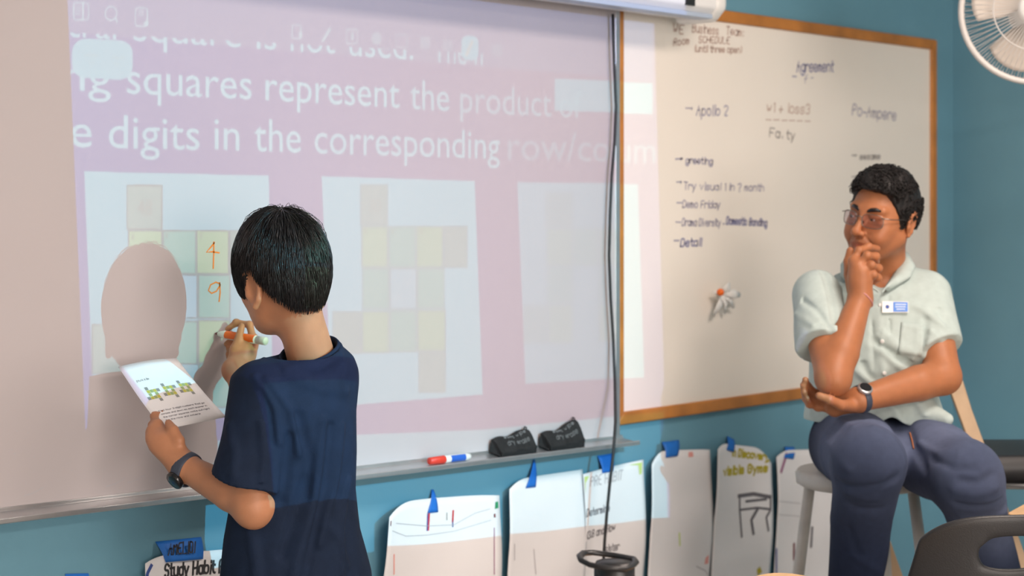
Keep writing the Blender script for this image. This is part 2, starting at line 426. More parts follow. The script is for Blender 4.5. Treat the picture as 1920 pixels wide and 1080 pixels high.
# ------------------------------------------------------------------ framed board on the right
zt = W(1360, 21)[2]; xl = W(1156, 400, .02)[0]; xr = W(1758, 400, .02)[0]; zb = W(1340, 770)[2]
fw = .036
wb = empty('framed_whiteboard', ((xl+xr)/2, 0, zb), 'cream whiteboard in a honey oak frame covered in faint handwriting', 'whiteboard')
G().box((xl+fw*.5, -.010, zb+fw*.5), (xr-fw*.5, -.001, zt-fw*.5)).make('writing_surface', M_board2, wb)
def prism(g, prof, a, b):                           # extrude a closed profile of points between two frames
    n = len(prof); V = [a+np.array(p) for p in prof]+[b+np.array(p) for p in prof]
    return g.add(V, [(i, (i+1) % n, n+(i+1) % n, n+i) for i in range(n)]+[tuple(range(n-1, -1, -1)), tuple(range(n, 2*n))])
def frame_piece(q):                                 # four wall corners (x,z) of one mitred rail
    g = G(); V0 = [(x, -.002, z) for x, z in q]; V1 = [(x, -.020, z) for x, z in q]
    g.hexa(V0, V1); return g.make('frame_rail', M_oak, wb, bevel=.005)
frame_piece([(xl, zt), (xr, zt), (xr-fw, zt-fw), (xl+fw, zt-fw)])
frame_piece([(xl, zb), (xl+fw, zb+fw), (xr-fw, zb+fw), (xr, zb)])
frame_piece([(xl, zb), (xl, zt), (xl+fw, zt-fw), (xl+fw, zb+fw)])
frame_piece([(xr, zb), (xr-fw, zb+fw), (xr-fw, zt-fw), (xr, zt)])
OFFB = .0108
def note(items, m):
    for t, p0, p1, xh, w in items:
        g = G(); wallwrite(g, t, p0, p1, xh*.9, w*.85, OFFB); g.make('handwriting', m, wb)
note([('WE', (1262, 62), (1281, 64), 13, .006), ('Business', (1298, 60), (1347, 65), 12, .005), ('Team:', (1362, 64), (1393, 68), 11, .005),
      ('Room', (1263, 86), (1292, 82), 10, .005), ('SCHEDULE', (1310, 80), (1368, 82), 9, .005), ('(until three open)', (1302, 97), (1390, 99), 9, .005)], I_brown)
note([('Agreement', (1494, 134), (1562, 134), 15, .006)], I_faded)
note([('-', (1486, 147), (1492, 147), 8, .006), ('f -', (1508, 156), (1524, 150), 10, .004), ('->', (1286, 206), (1298, 207), 8, .005),
      ('Apollo 2', (1306, 216), (1364, 217), 14, .006), ('Po-Ampere', (1598, 215), (1680, 226), 15, .006)], I_blue)
note([('w1 + loss3', (1438, 210), (1518, 214), 14, .005), ('______', (1436, 222), (1520, 225), 10, .004)], I_brown)
note([('Fa. ty', (1443, 256), (1490, 262), 12, .006)], I_grey)
note([('>', (1266, 302), (1280, 301), 8, .006), ('greeting', (1286, 306), (1336, 308), 9, .006), ('>', (1268, 345), (1278, 345), 8, .005), ('Try visual 1 in ? month', (1282, 355), (1432, 358), 10, .005)], I_blue)
note([('-', (1268, 384), (1276, 384), 8, .005), ('Demo Friday', (1280, 389), (1350, 390), 10, .005), ('-', (1266, 420), (1274, 420), 8, .005),
      ('Drama Diversity -', (1279, 423), (1358, 424), 10, .005), ('-', (1264, 455), (1272, 455), 8, .006)], I_blue)
note([('Domestic Bonding', (1362, 420), (1438, 424), 10, .006), ('Detail', (1276, 462), (1315, 461), 11, .006)], I_faded)
note([('>', (1596, 295), (1606, 294), 7, .005), ('sesame', (1612, 299), (1650, 298), 8, .006), ('>', (1596, 335), (1606, 334), 7, .005)], I_grey)

# ------------------------------------------------------------------ big whiteboard on the left with its tray
xw1 = W(1147, 400)[0]; xw0 = 0.9; zwt = W(1147, 16)[2]
pA, pB = W(0, 948), W(1148, 815); sl = (pB[2]-pA[2])/(pB[0]-pA[0])
zbt = lambda x: pA[2]+(x-pA[0])*sl
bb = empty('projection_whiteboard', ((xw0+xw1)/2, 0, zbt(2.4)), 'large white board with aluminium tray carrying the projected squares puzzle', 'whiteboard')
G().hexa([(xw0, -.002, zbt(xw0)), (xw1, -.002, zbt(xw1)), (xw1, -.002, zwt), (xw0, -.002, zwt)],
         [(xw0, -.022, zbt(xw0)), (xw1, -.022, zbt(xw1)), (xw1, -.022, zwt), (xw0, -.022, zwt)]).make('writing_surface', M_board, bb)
g = G(); g.hexa([(xw1-.012, -.024, zbt(xw1)), (xw1+.008, -.024, zbt(xw1)), (xw1+.008, -.024, zwt), (xw1-.012, -.024, zwt)],
                [(xw1-.012, -.001, zbt(xw1)), (xw1+.008, -.001, zbt(xw1)), (xw1+.008, -.001, zwt), (xw1-.012, -.001, zwt)])
g.make('edge_trim', M_alu, bb, bevel=.002)
g = G()
prof = [(0, -.001, 0), (0, -.024, 0), (0, -.026, -.008), (0, -.076, -.015), (0, -.080, -.010), (0, -.085, -.011), (0, -.086, -.021), (0, -.074, -.024), (0, -.02, -.019), (0, -.001, -.019)]
prism(g, prof, np.array([xw0, 0, zbt(xw0)]), np.array([xw1+.02, 0, zbt(xw1+.02)]))
g.make('marker_tray', M_alu, bb, bevel=.0015)
g = G()
gs_ = g
for (a, b, c) in ((200, 912, 8), (45, 930, 5), (240, 905, 6)):
    p = W(a, b, .0225); g.ribbon([p, p+np.array([.02, 0, .003]), p+np.array([.045, 0, .012])], .0025, (0, -1, 0))
for _ in range(16):
    p = W(random.uniform(10, 300), random.uniform(800, 900), .0225); g.ribbon([p, p+np.array([.003, 0, .001])], .002, (0, -1, 0))
g.make('ink_smudge', I_lgrey, bb)['kind'] = 'stuff'
g = G(); P = lambda *q: [W(x, y, .0227) for x, y in q]
g.ribbon(P((402, 455), (396, 463), (387, 473), (398, 472), (411, 474)), .0032, (0, -1, 0)); g.ribbon(P((401, 454), (401, 475), (400, 503)), .0032, (0, -1, 0))
g.ribbon(P((412, 532), (405, 529), (395, 534), (391, 545), (397, 550), (406, 546), (412, 536), (413, 534)), .0032, (0, -1, 0)); g.ribbon(P((412, 530), (413, 548), (411, 565)), .0032, (0, -1, 0))
g.make('orange_digits', I_orange, bb, label='orange handwritten digits 4 and 9')

# ------------------------------------------------------------------ projector screen case above the boards
x1 = W(1346, 20, .16)[0]; y0, y1 = -.045, -.19
za = W(1330, 34, .19)[2]
sc_ = empty('screen_case', (3.0, 0, za), 'white projector screen case mounted above the two boards', 'screen case')
prof = [(0, y0, .012), (0, y1+.02, .012), (0, y1, .03), (0, y1, .15), (0, y1+.03, .17), (0, y0, .17)]
prism(G(), prof, np.array([1.0, 0, za]), np.array([x1-.045, 0, za])).make('case_body', M_case, sc_, bevel=.006)
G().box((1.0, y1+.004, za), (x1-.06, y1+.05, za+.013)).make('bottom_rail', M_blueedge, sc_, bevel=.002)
g = G(); prof2 = [(0, y0+.005, -.004), (0, y1+.03, -.004), (0, y1-.006, .03), (0, y1-.006, .155), (0, y1+.03, .178), (0, y0+.005, .178)]
prism(g, prof2, np.array([x1-.05, 0, za]), np.array([x1, 0, za])); g.make('end_cap', M_white, sc_, bevel=.014)
p = W(1297, 3, .197); G().box((p[0]-.02, y1-.004, p[2]-.01), (p[0]+.02, y1+.002, p[2]+.04)).make('badge', M_black, sc_)
for x in (1.6, x1-.3): G().box((x, -.046, za+.11), (x+.04, 0, za+.165)).make('wall_bracket', M_alu, sc_)

# ------------------------------------------------------------------ cable hanging in front of the gap between the boards
pts = [(1149, 26), (1150, 70), (1152, 130), (1155, 200), (1152, 270), (1147, 330), (1144, 400), (1142, 480), (1145, 560), (1150, 640), (1153, 720), (1154, 790),
       (1150, 850), (1143, 910), (1138, 960), (1134, 1010), (1132, 1045), (1130, 1120)]
c_ = G().tube([W(x, y, .045+.08*max(0, min(1, (y-700)/120.0))) for x, y in pts], .0042, 8).make('hanging_cable', M_cable, base=W(1150, 20, .045), smooth=True)
tag(c_, 'thin black cable hanging down between the two boards', 'cable')

# ------------------------------------------------------------------ the ceiling projector's picture, built as an array in wall coordinates
IX0, IX1, IZ0, IZ1 = 1.85, 4.25, .25, 2.05; RES = 850
IW, IH = int((IX1-IX0)*RES), int((IZ1-IZ0)*RES)
img = np.zeros((IH, IW, 3), np.float32)
px2i = lambda x, z: ((x-IX0)*RES, (z-IZ0)*RES)
def WP(px, py): q = W(px, py, .022); return np.array(px2i(q[0], q[2]))
def fillpoly(mask, P):                               # convex or simple polygon, even-odd scanline at 3x vertical sampling
    P = np.array(P); y0, y1 = int(max(0, P[:, 1].min())), int(min(IH-1, P[:, 1].max()+1))
    for y in range(y0, y1+1):
        xs = []
        for a, b in zip(P, np.roll(P, -1, 0)):
            yy = y+.5
            if (a[1] <= yy) != (b[1] <= yy): xs.append(a[0]+(yy-a[1])*(b[0]-a[0])/(b[1]-a[1]))
        xs.sort()
        for s, e in zip(xs[::2], xs[1::2]):
            i, j = max(0, int(s+.5)), min(IW, int(e+.5))
            if j > i: mask[y, i:j] = 1
def blur(a, r=1):
    for ax in (0, 1):
        a = sum(np.roll(a, k, ax) for k in range(-r, r+1))/(2*r+1)
    return a
def paint(polys, col, alpha=1.0, soft=1):
    m = np.zeros((IH, IW), np.float32)
    for p in polys: fillpoly(m, p)
    if soft: m = blur(m, soft)
    a = (m*alpha)[..., None]; img[:] = img*(1-a)+a*np.array(col, np.float32)
def q4(x0, y0, x1, y1, x2, y2, x3, y3): return [WP(x0, y0), WP(x1, y1), WP(x2, y2), WP(x3, y3)]
def rect(x0, y0, x1, y1, s0=0.0, s1=0.0): return q4(x0, y0, x1, y0+s0*(x1-x0), x1, y1+s1*(x1-x0), x0, y1)
PAGE = np.array((.12, .70, .92)); LAV = np.array((.0, .12, .56)); PINK = np.array((.13, .16, .42))
gx, gz = np.meshgrid((np.arange(IW)+.5)/RES+IX0, (np.arange(IH)+.5)/RES+IZ0)
Lx, Rx = W(140, 400)[0], W(1240, 400)[0]
tt = np.clip((gx-Lx)/(Rx-Lx), 0, 1); tt = np.clip(tt*1.35, 0, 1)
bgcol = LAV*(1-tt[..., None])+PINK*tt[..., None]
mask = np.zeros((IH, IW), np.float32); outer = q4(124, -60, 1228, -60, 1256, 970, 172, 1090); fillpoly(mask, outer)
img[:] = bgcol*mask[..., None]
fade = lambda x: float(np.clip(1-(x-680)/640.0, .0, 1))  # text washes out to the right: board glare put into the picture
def mixbg(col, px, k=1.0):
    t = min(1, max(0, (W(px, 400)[0]-Lx)/(Rx-Lx)*1.35)); return np.array(col)*k+(LAV*(1-t)+PINK*t)*(1-k)
# tool band at the top
paint([q4(124, -60, 1228, -60, 1228, 152, 124, 62)], (.10, .26, .56), .6, 2)
def fontpolys(text):
    cu = bpy.data.curves.new('t', 'FONT'); cu.body = text; cu.resolution_u = 4; o = bpy.data.objects.new('t', cu); COL.objects.link(o)
    dg = bpy.context.evaluated_depsgraph_get(); me = o.evaluated_get(dg).to_mesh(); me.calc_loop_triangles()
    V = np.array([v.co[:2] for v in me.vertices]); T = [tuple(t.vertices) for t in me.loop_triangles]
    o.evaluated_get(dg).to_mesh_clear(); bpy.data.objects.remove(o); bpy.data.curves.remove(cu); return V, T
FP = {}
XH = fontpolys('x')[0][:, 1].max()
def word(text, x0, x1, yb0, yb1, xh, col, alpha, clip_above=None):
    V, T = FP.setdefault(text, None) or FP.__setitem__(text, fontpolys(text)) or FP[text]; a = WP(x0, yb0); b = WP(x1, yb1); up = (WP(x0, yb0-xh)-a)
    lo, hi = V[:, 0].min(), V[:, 0].max()
    Q = a+np.outer((V[:, 0]-lo)/(hi-lo), b-a)+np.outer(V[:, 1]/XH, up)
    m = np.zeros((IH, IW), np.float32)
    for t in T: fillpoly(m, Q[list(t)])
    m = blur(np.maximum(m, 0), 1)
    if clip_above: 
        cm = np.zeros_like(m); fillpoly(cm, clip_above); m *= 1-cm
    al = (m*alpha)[..., None]; img[:] = img*(1-al)+al*np.array(col)
TXT = np.array((.22, .80, 1.0))
band = q4(100, -60, 1300, -60, 1300, 122, 100, 60)
for t, x0, x1, y0, y1 in (('tral', 126, 218, 70, 75), ('square', 250, 452, 77, 90), ('is', 481, 518, 92, 94), ('not', 545, 628, 97, 101), ('used.', 655, 775, 105, 113), ('The n', 812, 905, 117, 124)):
    word(t, x0, x1, y0, y1, 36, TXT, .9*max(.25, fade(x0)), band)
for t, x0, x1, y0, y1, xh in (('ng', 120, 208, 170, 173, 40), ('squares', 238, 472, 176, 187, 40), ('represent', 498, 749, 189, 203, 38), ('the', 769, 842, 205, 209, 36), ('product of', 863, 1090, 211, 222, 35),
                              ('e', 133, 172, 276, 277, 42), ('digits', 204, 374, 278, 282, 41), ('in', 402, 449, 281, 283, 40), ('the', 477, 564, 284, 287, 40), ('corresponding', 590, 937, 288, 299, 38), ('row/column', 952, 1262, 300, 306, 36)):
    n = len(t); 
    for i in range(1): word(t, x0, x1, y0, y1, xh, TXT, .95*max(.10, fade((x0+x1)/2)**.8))
# pages and their squares
for (a, k) in ((q4(158, 322, 504, 330, 512, 772, 176, 790), 1), (q4(603, 331, 890, 340, 905, 740, 622, 763), .95), (q4(970, 342, 1200, 345, 1212, 706, 985, 720), .7)):
    paint([a], PAGE, k)
paint([[WP(172, 836), WP(905, 806), WP(1245, 772), WP(1252, 990), WP(172, 1090)]], PAGE*.95, .9)
GRY, YEL, GRN, WHT, TEA = (.12, .50, .52), (.22, .70, .42), (.05, .64, .60), (.20, .74, 1.0), (.0, .56, .56)
def cells(items, k):
    for (x0, y0, x1, y1, c) in items:
        paint([rect(x0, y0, x1, y1)], (.0, .20, .28), k, 1); paint([rect(x0+2.4, y0+2.6, x1-2.4, y1-2.6)], c, k, 1)
cells([(237, 347, 305, 432, GRY), (240, 432, 305, 515, YEL), (305, 432, 368, 515, GRN), (368, 432, 430, 515, YEL), (430, 432, 490, 515, GRY), (240, 515, 305, 600, GRN), (305, 515, 371, 598, WHT), (371, 515, 432, 598, GRN),
       (172, 608, 240, 702, GRY), (240, 604, 305, 690, YEL), (305, 602, 371, 684, GRN), (371, 600, 432, 682, YEL), (371, 682, 432, 765, TEA)], 1.0)
cells([(675, 346, 728, 424, GRY), (677, 424, 728, 503, YEL), (728, 424, 780, 503, GRN), (780, 424, 832, 503, YEL), (832, 424, 877, 503, GRY), (679, 503, 730, 581, GRN), (730, 503, 782, 581, WHT), (782, 503, 834, 580, GRN),
       (623, 584, 678, 664, GRY), (678, 583, 730, 663, YEL), (730, 582, 782, 661, GRN), (782, 581, 836, 660, YEL), (784, 660, 836, 737, GRY)], .62)
cells([(1022, 360, 1075, 428, GRY), (1024, 428, 1075, 500, YEL), (1075, 428, 1122, 500, GRN), (1122, 428, 1170, 500, YEL), (1025, 500, 1075, 570, GRN), (1122, 500, 1170, 570, GRN), (980, 572, 1027, 645, GRY), (1027, 571, 1075, 645, YEL), (1122, 570, 1172, 642, YEL)], .2)
for t, x0, x1, yb, xh, al in (('48', 257, 285, 404, 24, .5), ('12', 196, 232, 664, 26, .6), ('3', 387, 404, 734, 26, .9), ('30', 692, 714, 398, 20, .35)):
    word(t, x0, x1, yb, yb, xh*.78, (.06, .16, .22), al)
for (x, y) in ((247, 446), (311, 444), (375, 444), (683, 436), (735, 436), (788, 436)): word('1', x, x+4, y+4, y+4, 7, (.0, .2, .25), .6)
for (x0, y0, x1, y1) in ((311, 590, 365, 524), (735, 575, 778, 510)): 
    a, b = WP(x0, y0), WP(x1, y1); paint([[a, b, b+(3, 0), a+(3, 0)]], (.2, .55, .75), .5)
# on-screen controls
def rrect(x0, y0, x1, y1, r, s=.05):
    P = []
    for (cx, cy, a0) in ((x1-r, y0+r, -90), (x1-r, y1-r, 0), (x0+r, y1-r, 90), (x0+r, y0+r, 180)):
        for k in range(7):
            a = math.radians(a0+15*k); P.append(WP(cx+r*math.cos(a), cy+r*math.sin(a)+s*(cx-x0)))
    return P
paint([rrect(135, 72, 249, 146, 26)], PAGE, .95)
for (a, b, c) in ((158, 184, 103), (210, 234, 107), (166, 178, 117), (214, 226, 119)): paint([rect(a, c, b, c+3)], (.1, .5, .6), .6)
paint([rrect(865, 67, 897, 113, 12)], PAGE, .85); paint([[WP(872, 104), WP(876, 107), WP(888, 78), WP(884, 76)]], (.5, .5, .45), .6)
paint([rect(1040, 148, 1228, 208, .04, .03)], PAGE, .75)
IC = (.30, .85, 1.0)
def outline(P, w, al):
    P = [np.array(p) for p in P]
    for a, b in zip(P, P[1:]+P[:1]):
        d = (b-a)/(np.linalg.norm(b-a)+1e-9); n = np.array((-d[1], d[0]))*w/2
        paint([[a+n, b+n, b-n, a-n]], IC, al, 1)
def icon(x0, y0, x1, y1, al): outline([WP(x0, y0), WP(x1, y0), WP(x1, y1), WP(x0, y1)], 2.6, al)
outline(rrect(138, 6, 166, 38, 5, 0), 2.6, .7); icon(155, 7, 156, 37, .7)
for y in (14, 20, 26): paint([rect(141, y, 151, y+2)], IC, .7)
outline([WP(208+11*math.cos(t*.4), 26+13*math.sin(t*.4)) for t in range(16)], 2.6, .7); paint([[WP(215, 35), WP(217, 33), WP(222, 42), WP(219, 44)]], IC, .7)
outline(rrect(254, 16, 276, 50, 4, 0), 2.6, .7); paint([[WP(274+5*math.cos(t), 45+5*math.sin(t)) for t in range(7)]], IC, .7)
for y in (22, 28): paint([rect(259, y, 270, y+2)], IC, .7)
icon(548, 48, 564, 73, .55); paint([rect(560, 60, 567, 72)], IC, .5); paint([[WP(602, 78), WP(607, 80), WP(622, 55), WP(616, 53)]], IC, .55); icon(650, 56, 670, 82, .55); paint([rect(658, 62, 663, 76)], IC, .5)
paint([[WP(706+10*math.cos(t), 73+13*math.sin(t)) for t in range(7)]], IC, .35); icon(743, 66, 763, 90, .35); paint([rect(788, 70, 806, 92)], IC, .25); paint([rect(830, 76, 848, 96)], IC, .18); paint([rect(922, 84, 942, 106)], IC, .18)
img *= mask[..., None]
im = bpy.data.images.new('projected_picture', IW, IH, float_buffer=True, is_data=True)
rgba = np.ones((IH, IW, 4), np.float32); rgba[..., :3] = img; im.pixels.foreach_set(rgba.ravel()); im.pack()
PD = 3.5; ws = W(271, 565, .022); hc = C(527, 485, 3.45); dv = hc-ws; PL = ws+dv*((PD+ws[1])/(-dv[1]))
PL[1] = -PD
lt = bpy.data.lights.new('projector_lamp', 'SPOT'); lt.energy = 360; lt.spot_size = math.radians(80); lt.spot_blend = 0; lt.shadow_soft_size = .0015; lt.use_nodes = True
lo = bpy.data.objects.new('projector_lamp', lt); lo.location = PL; lo.rotation_euler = (math.pi/2, 0, 0); COL.objects.link(lo)
nt = lt.node_tree; N = nt.nodes; L = nt.links; em = N['Emission']
tc = N.new('ShaderNodeTexCoord'); sx = N.new('ShaderNodeSeparateXYZ'); L.new(tc.outputs['Normal'], sx.inputs[0])
def mth(op, a, b):
    n = N.new('ShaderNodeMath'); n.operation = op
    for i, v in ((0, a), (1, b)):
        if isinstance(v, (int, float)): n.inputs[i].default_value = v
        else: L.new(v, n.inputs[i])
    return n.outputs[0]
DP = PD-.022
ux = mth('ADD', mth('MULTIPLY', mth('DIVIDE', sx.outputs[0], sx.outputs[2]), -DP/(IX1-IX0)), (PL[0]-IX0)/(IX1-IX0))
uz = mth('ADD', mth('MULTIPLY', mth('DIVIDE', sx.outputs[1], sx.outputs[2]), -DP/(IZ1-IZ0)), (PL[2]-IZ0)/(IZ1-IZ0))
cb = N.new('ShaderNodeCombineXYZ'); L.new(ux, cb.inputs[0]); L.new(uz, cb.inputs[1])
ti = N.new('ShaderNodeTexImage'); ti.image = im; ti.extension = 'CLIP'; ti.interpolation = 'Linear'; L.new(cb.outputs[0], ti.inputs[0]); L.new(ti.outputs[0], em.inputs[0]); em.inputs[1].default_value = 1.0
print('PROJ', PL, 'XC', XC)
# ------------------------------------------------------------------ flip-chart sheets taped low on the wall
def sheet(label, tl, tr, zbot, curlL, curlR, dropL, dropR, tapes, deco, lift=.012, bulge=.012, group='flip-chart sheets taped under the boards', dz=0, tint=M_paper):
    a = W(*tl, lift+curlL); b = W(*tr, lift+curlR)
    def f(u, v):
        zt_ = a[2]+(b[2]-a[2])*u-dropL*max(0, 1-u/.28)**2.2-dropR*max(0, (u-.72)/.28)**2.2
        z = zt_+(zbot-zt_)*v; h = min(1, v/.38)
        y = lift+curlL*(max(0, 1-u/.5)**1.7)*(1-.8*h)+curlR*(max(0, (u-.55)/.45)**1.7)*(1-.8*h)+bulge*math.sin(math.pi*min(1, v*1.3))*(1+.3*math.sin(5*u+7*v))
        return np.array((a[0]+(b[0]-a[0])*u, -y, z))
    c = f(.5, .5)
    root = empty('flip_chart_sheet', (c[0], 0, c[2]), label, 'paper sheet', group)
    p = G().grid(f, 22, 24).make('paper', tint, root, smooth=True)
    m = p.modifiers.new('thick', 'SOLIDIFY'); m.thickness = .0008
    def uvat(px, py):                              # sheet coordinates under a photo pixel
        u, v = .5, .2
        for _ in range(40):
            q = f(u, v); w = W(px, py, -q[1]+.0)
            u += (w[0]-q[0])/(b[0]-a[0]); zt_ = a[2]+(b[2]-a[2])*u; v += (w[2]-q[2])/(zbot-zt_); u = min(.985, max(.015, u)); v = min(.97, max(.012, v))
        return u, v
    def on(px, py, e=.0018):
        u, v = uvat(px, py); return f(u, v)+np.array((0, -e, 0))
    for q in tapes:                                # strip of tape: half on the sheet, half on the wall
        g = G(); top = [W(x, y, .003) for x, y in q[:2]]; bot = [on(x, y, .003) for x, y in q[2:]]
        def tf(u, v):
            A = top[0]*(1-u)+top[1]*u; B = bot[1]*(1-u)+bot[0]*u; r = A*(1-v)+B*v
            if 0 < v < 1: r = r+np.array((0, -.004*math.sin(math.pi*v), 0))
            return r
        t = g.grid(tf, 4, 6).make('tape', M_tape, root, smooth=True)
        m = t.modifiers.new('thick', 'SOLIDIFY'); m.thickness = .0006
        root['n'] = 1
    for it in deco:
        g = G()
        if it[0] == 'w':
            _, t, p0, p1, xh, w, mt = it
            h = lambda px, py: on(px, py)
            P0, P1 = h(*p0), h(*p1); H = h(p0[0], p0[1]-xh)-P0
            st, width = strokes(t)
            for s in st:
                pts = []
                for x, y in s:
                    q = P0+(P1-P0)*(x/width)+H*(y/4.0)
                    u = (q[0]-a[0])/(b[0]-a[0]); zt_ = a[2]+(b[2]-a[2])*u-dropL*max(0, 1-u/.28)**2.2-dropR*max(0, (u-.72)/.28)**2.2
                    v = (q[2]-zt_)/(zbot-zt_); pts.append(f(min(.99, max(.01, u)), max(v, 0.005))+np.array((0, -.0016, 0)))
                g.ribbon(pts, w, (0, -1, 0))
            g.make('handwriting', mt, root)
        elif it[0] == 'l':
            _, pts, w, mt = it
            dense = []
            for q, r in zip(pts, pts[1:]): dense += [(q[0]+(r[0]-q[0])*k/4, q[1]+(r[1]-q[1])*k/4) for k in range(4)]
            g.ribbon([on(x, y) for x, y in dense+[pts[-1]]], w, (0, -1, 0)); g.make('drawn_line', mt, root)
        elif it[0] == 'q':
            _, pts, mt = it
            Q = [on(x, y, .0022) for x, y in pts]; g.add(Q, [tuple(range(len(Q)))]); g.make('drawn_patch', mt, root)
    if 'n' in root: del root['n']
    return root
random.seed(11)
sheet('white flip-chart sheet headed Study Habit under a wide lettered blue tape', (272, 1046), (446, 1028), .28, .022, .0, .012, .0, [[(291, 1016), (377, 1007), (379, 1048), (309, 1054)]],
      [('w', 'Study Habit Po', (308, 1082), (428, 1072), 16, .0052, I_black), ('l', [(283, 1060), (276, 1074), (272, 1090)], .008, I_navy)])
# lettering on the wide tape belongs to that tape
sheet('white flip-chart sheet with fine red and blue strokes and green corner dots', (730, 946), (936, 926), .22, .05, .008, .03, .004, [[(809, 918), (813, 918), (820, 960), (800, 962)]],
      [('l', [(804, 962), (802, 993)], .006, I_red), ('l', [(801, 964), (800, 994)], .004, I_navy), ('l', [(849, 958), (848, 977)], .006, I_red), ('l', [(848, 977), (848, 987)], .004, I_navy), ('l', [(837, 962), (837, 974)], .004, I_grey),
       ('l', [(742, 981), (800, 986), (850, 984), (890, 962), (918, 954)], .0016, I_lgrey), ('l', [(735, 995), (760, 1005), (800, 1003), (850, 996), (920, 975)], .0014, I_lgrey),
       ('q', [(928, 941), (934, 940), (934, 952), (927, 954)], I_green), ('q', [(725, 964), (731, 964), (731, 970), (725, 972)], I_green), ('q', [(729, 977), (733, 976), (732, 987), (728, 986)], I_maroon), ('q', [(925, 963), (928, 963), (928, 970), (925, 970)], I_maroon),
       ('l', [(738, 1040), (738, 1076)], .004, I_pink), ('l', [(926, 990), (926, 1076)], .003, I_purple)])
sheet('blank white flip-chart sheet with an upright blue tape, left of the lined sheet', (955, 903), (1092, 880), .2, .022, .0, .02, .0, [[(1000, 862), (1003, 862), (1003, 913), (984, 915)]],
      [('l', [(964, 1020), (964, 1050)], .003, I_lgrey), ('l', [(1000, 1030), (1004, 1076)], .003, I_lgrey)])
sheet('white flip-chart sheet titled HABIT with yellow corners behind the black bottle', (1093, 889), (1206, 862), .18, .008, .008, .0, .0, [[(1120, 855), (1149, 850), (1148, 884), (1128, 887)]],
      [('w', 'PRE HABIT', (1106, 912), (1166, 899), 12, .0036, I_lgrey), ('w', 'Determine', (1092, 970), (1142, 958), 9, .003, I_pencil), ('w', '(3.8 and flow', (1094, 1012), (1152, 994), 9, .003, I_pencil), ('w', 'sister', (1134, 1036), (1160, 1030), 9, .003, I_pencil),
       ('q', [(1178, 868), (1203, 864), (1202, 888), (1198, 890), (1196, 872)], I_lime), ('q', [(1094, 894), (1104, 892), (1097, 905), (1096, 926), (1092, 926)], I_lime)], tint=M_paper)
sheet('plain white flip-chart sheet with a broad blue tape and a pink tab', (1222, 848), (1331, 842), .15, .025, .006, .035, .002, [[(1241, 829), (1273, 825), (1269, 855), (1247, 858)]],
      [('q', [(1290, 832), (1298, 832), (1299, 856), (1290, 857)], I_pink), ('l', [(1273, 1000), (1274, 1022)], .006, I_lime), ('q', [(1322, 1046), (1328, 1040), (1327, 1056), (1320, 1058)], I_pink), ('l', [(1305, 1062), (1322, 1070), (1326, 1078)], .003, I_lgrey)])
sheet('white flip-chart sheet with yellow lettering and a grey drawn table', (1346, 830), (1446, 842), .13, .035, .012, .02, .045, [[(1363, 818), (1376, 824), (1374, 848), (1361, 843)]],
      [('w', 'in Discovery', (1372, 854), (1440, 862), 9, .007, I_yell), ('w', 'visible Gyms', (1356, 892), (1438, 884), 10, .0075, I_yell), ('l', [(1384, 930), (1412, 926), (1444, 932)], .012, I_pencil), ('l', [(1386, 930), (1386, 955), (1390, 1006)], .008, I_pencil), ('l', [(1386, 956), (1420, 952), (1444, 955)], .007, I_pencil),
       ('l', [(1420, 954), (1408, 975), (1412, 1000)], .012, I_pencil), ('l', [(1444, 930), (1444, 956), (1436, 970), (1440, 994)], .009, I_pencil), ('l', [(1398, 940), (1436, 936)], .008, I_pencil), ('q', [(1418, 1068), (1424, 1062), (1428, 1072), (1420, 1080)], I_yell)])
sheet('bluish white flip-chart sheet half behind the stool, small blue tape', (1456, 845), (1560, 842), .12, .015, .0, .02, .0, [[(1471, 838), (1489, 838), (1486, 861), (1468, 858)]],
      [('l', [(1474, 852), (1464, 884)], .012, I_purple), ('l', [(1455, 1030), (1455, 1078)], .008, I_navy), ('l', [(1488, 1020), (1488, 1048)], .010, I_maroon), ('l', [(1522, 990), (1520, 1024)], .012, I_pencil), ('l', [(1460, 940), (1500, 944)], .002, I_lgrey), ('l', [(1460, 965), (1500, 968)], .002, I_lgrey)])
# lettering on the wide tape
tp = [o for o in COL.objects if o.name == 'tape'][0]
g = G(); wallwrite(g, 'AMELIOI', (316, 1040), (365, 1036), 14, .0035, .022); g.make('tape_lettering', I_black, tp)
g = G(); A_ = [W(x, y, .003) for x, y in ((122, 1076), (166, 1075), (168, 1100), (128, 1104))]
g.grid(lambda u, v: (A_[0]*(1-u)+A_[1]*u)*(1-v)+(A_[3]*(1-u)+A_[2]*u)*v, 4, 3)
t_ = tag(g.make('loose_tape', M_tape, base=A_[0]), 'torn blue tape stuck low on the wall at the left', 'tape'); m = t_.modifiers.new('thick', 'SOLIDIFY'); m.thickness = .0006

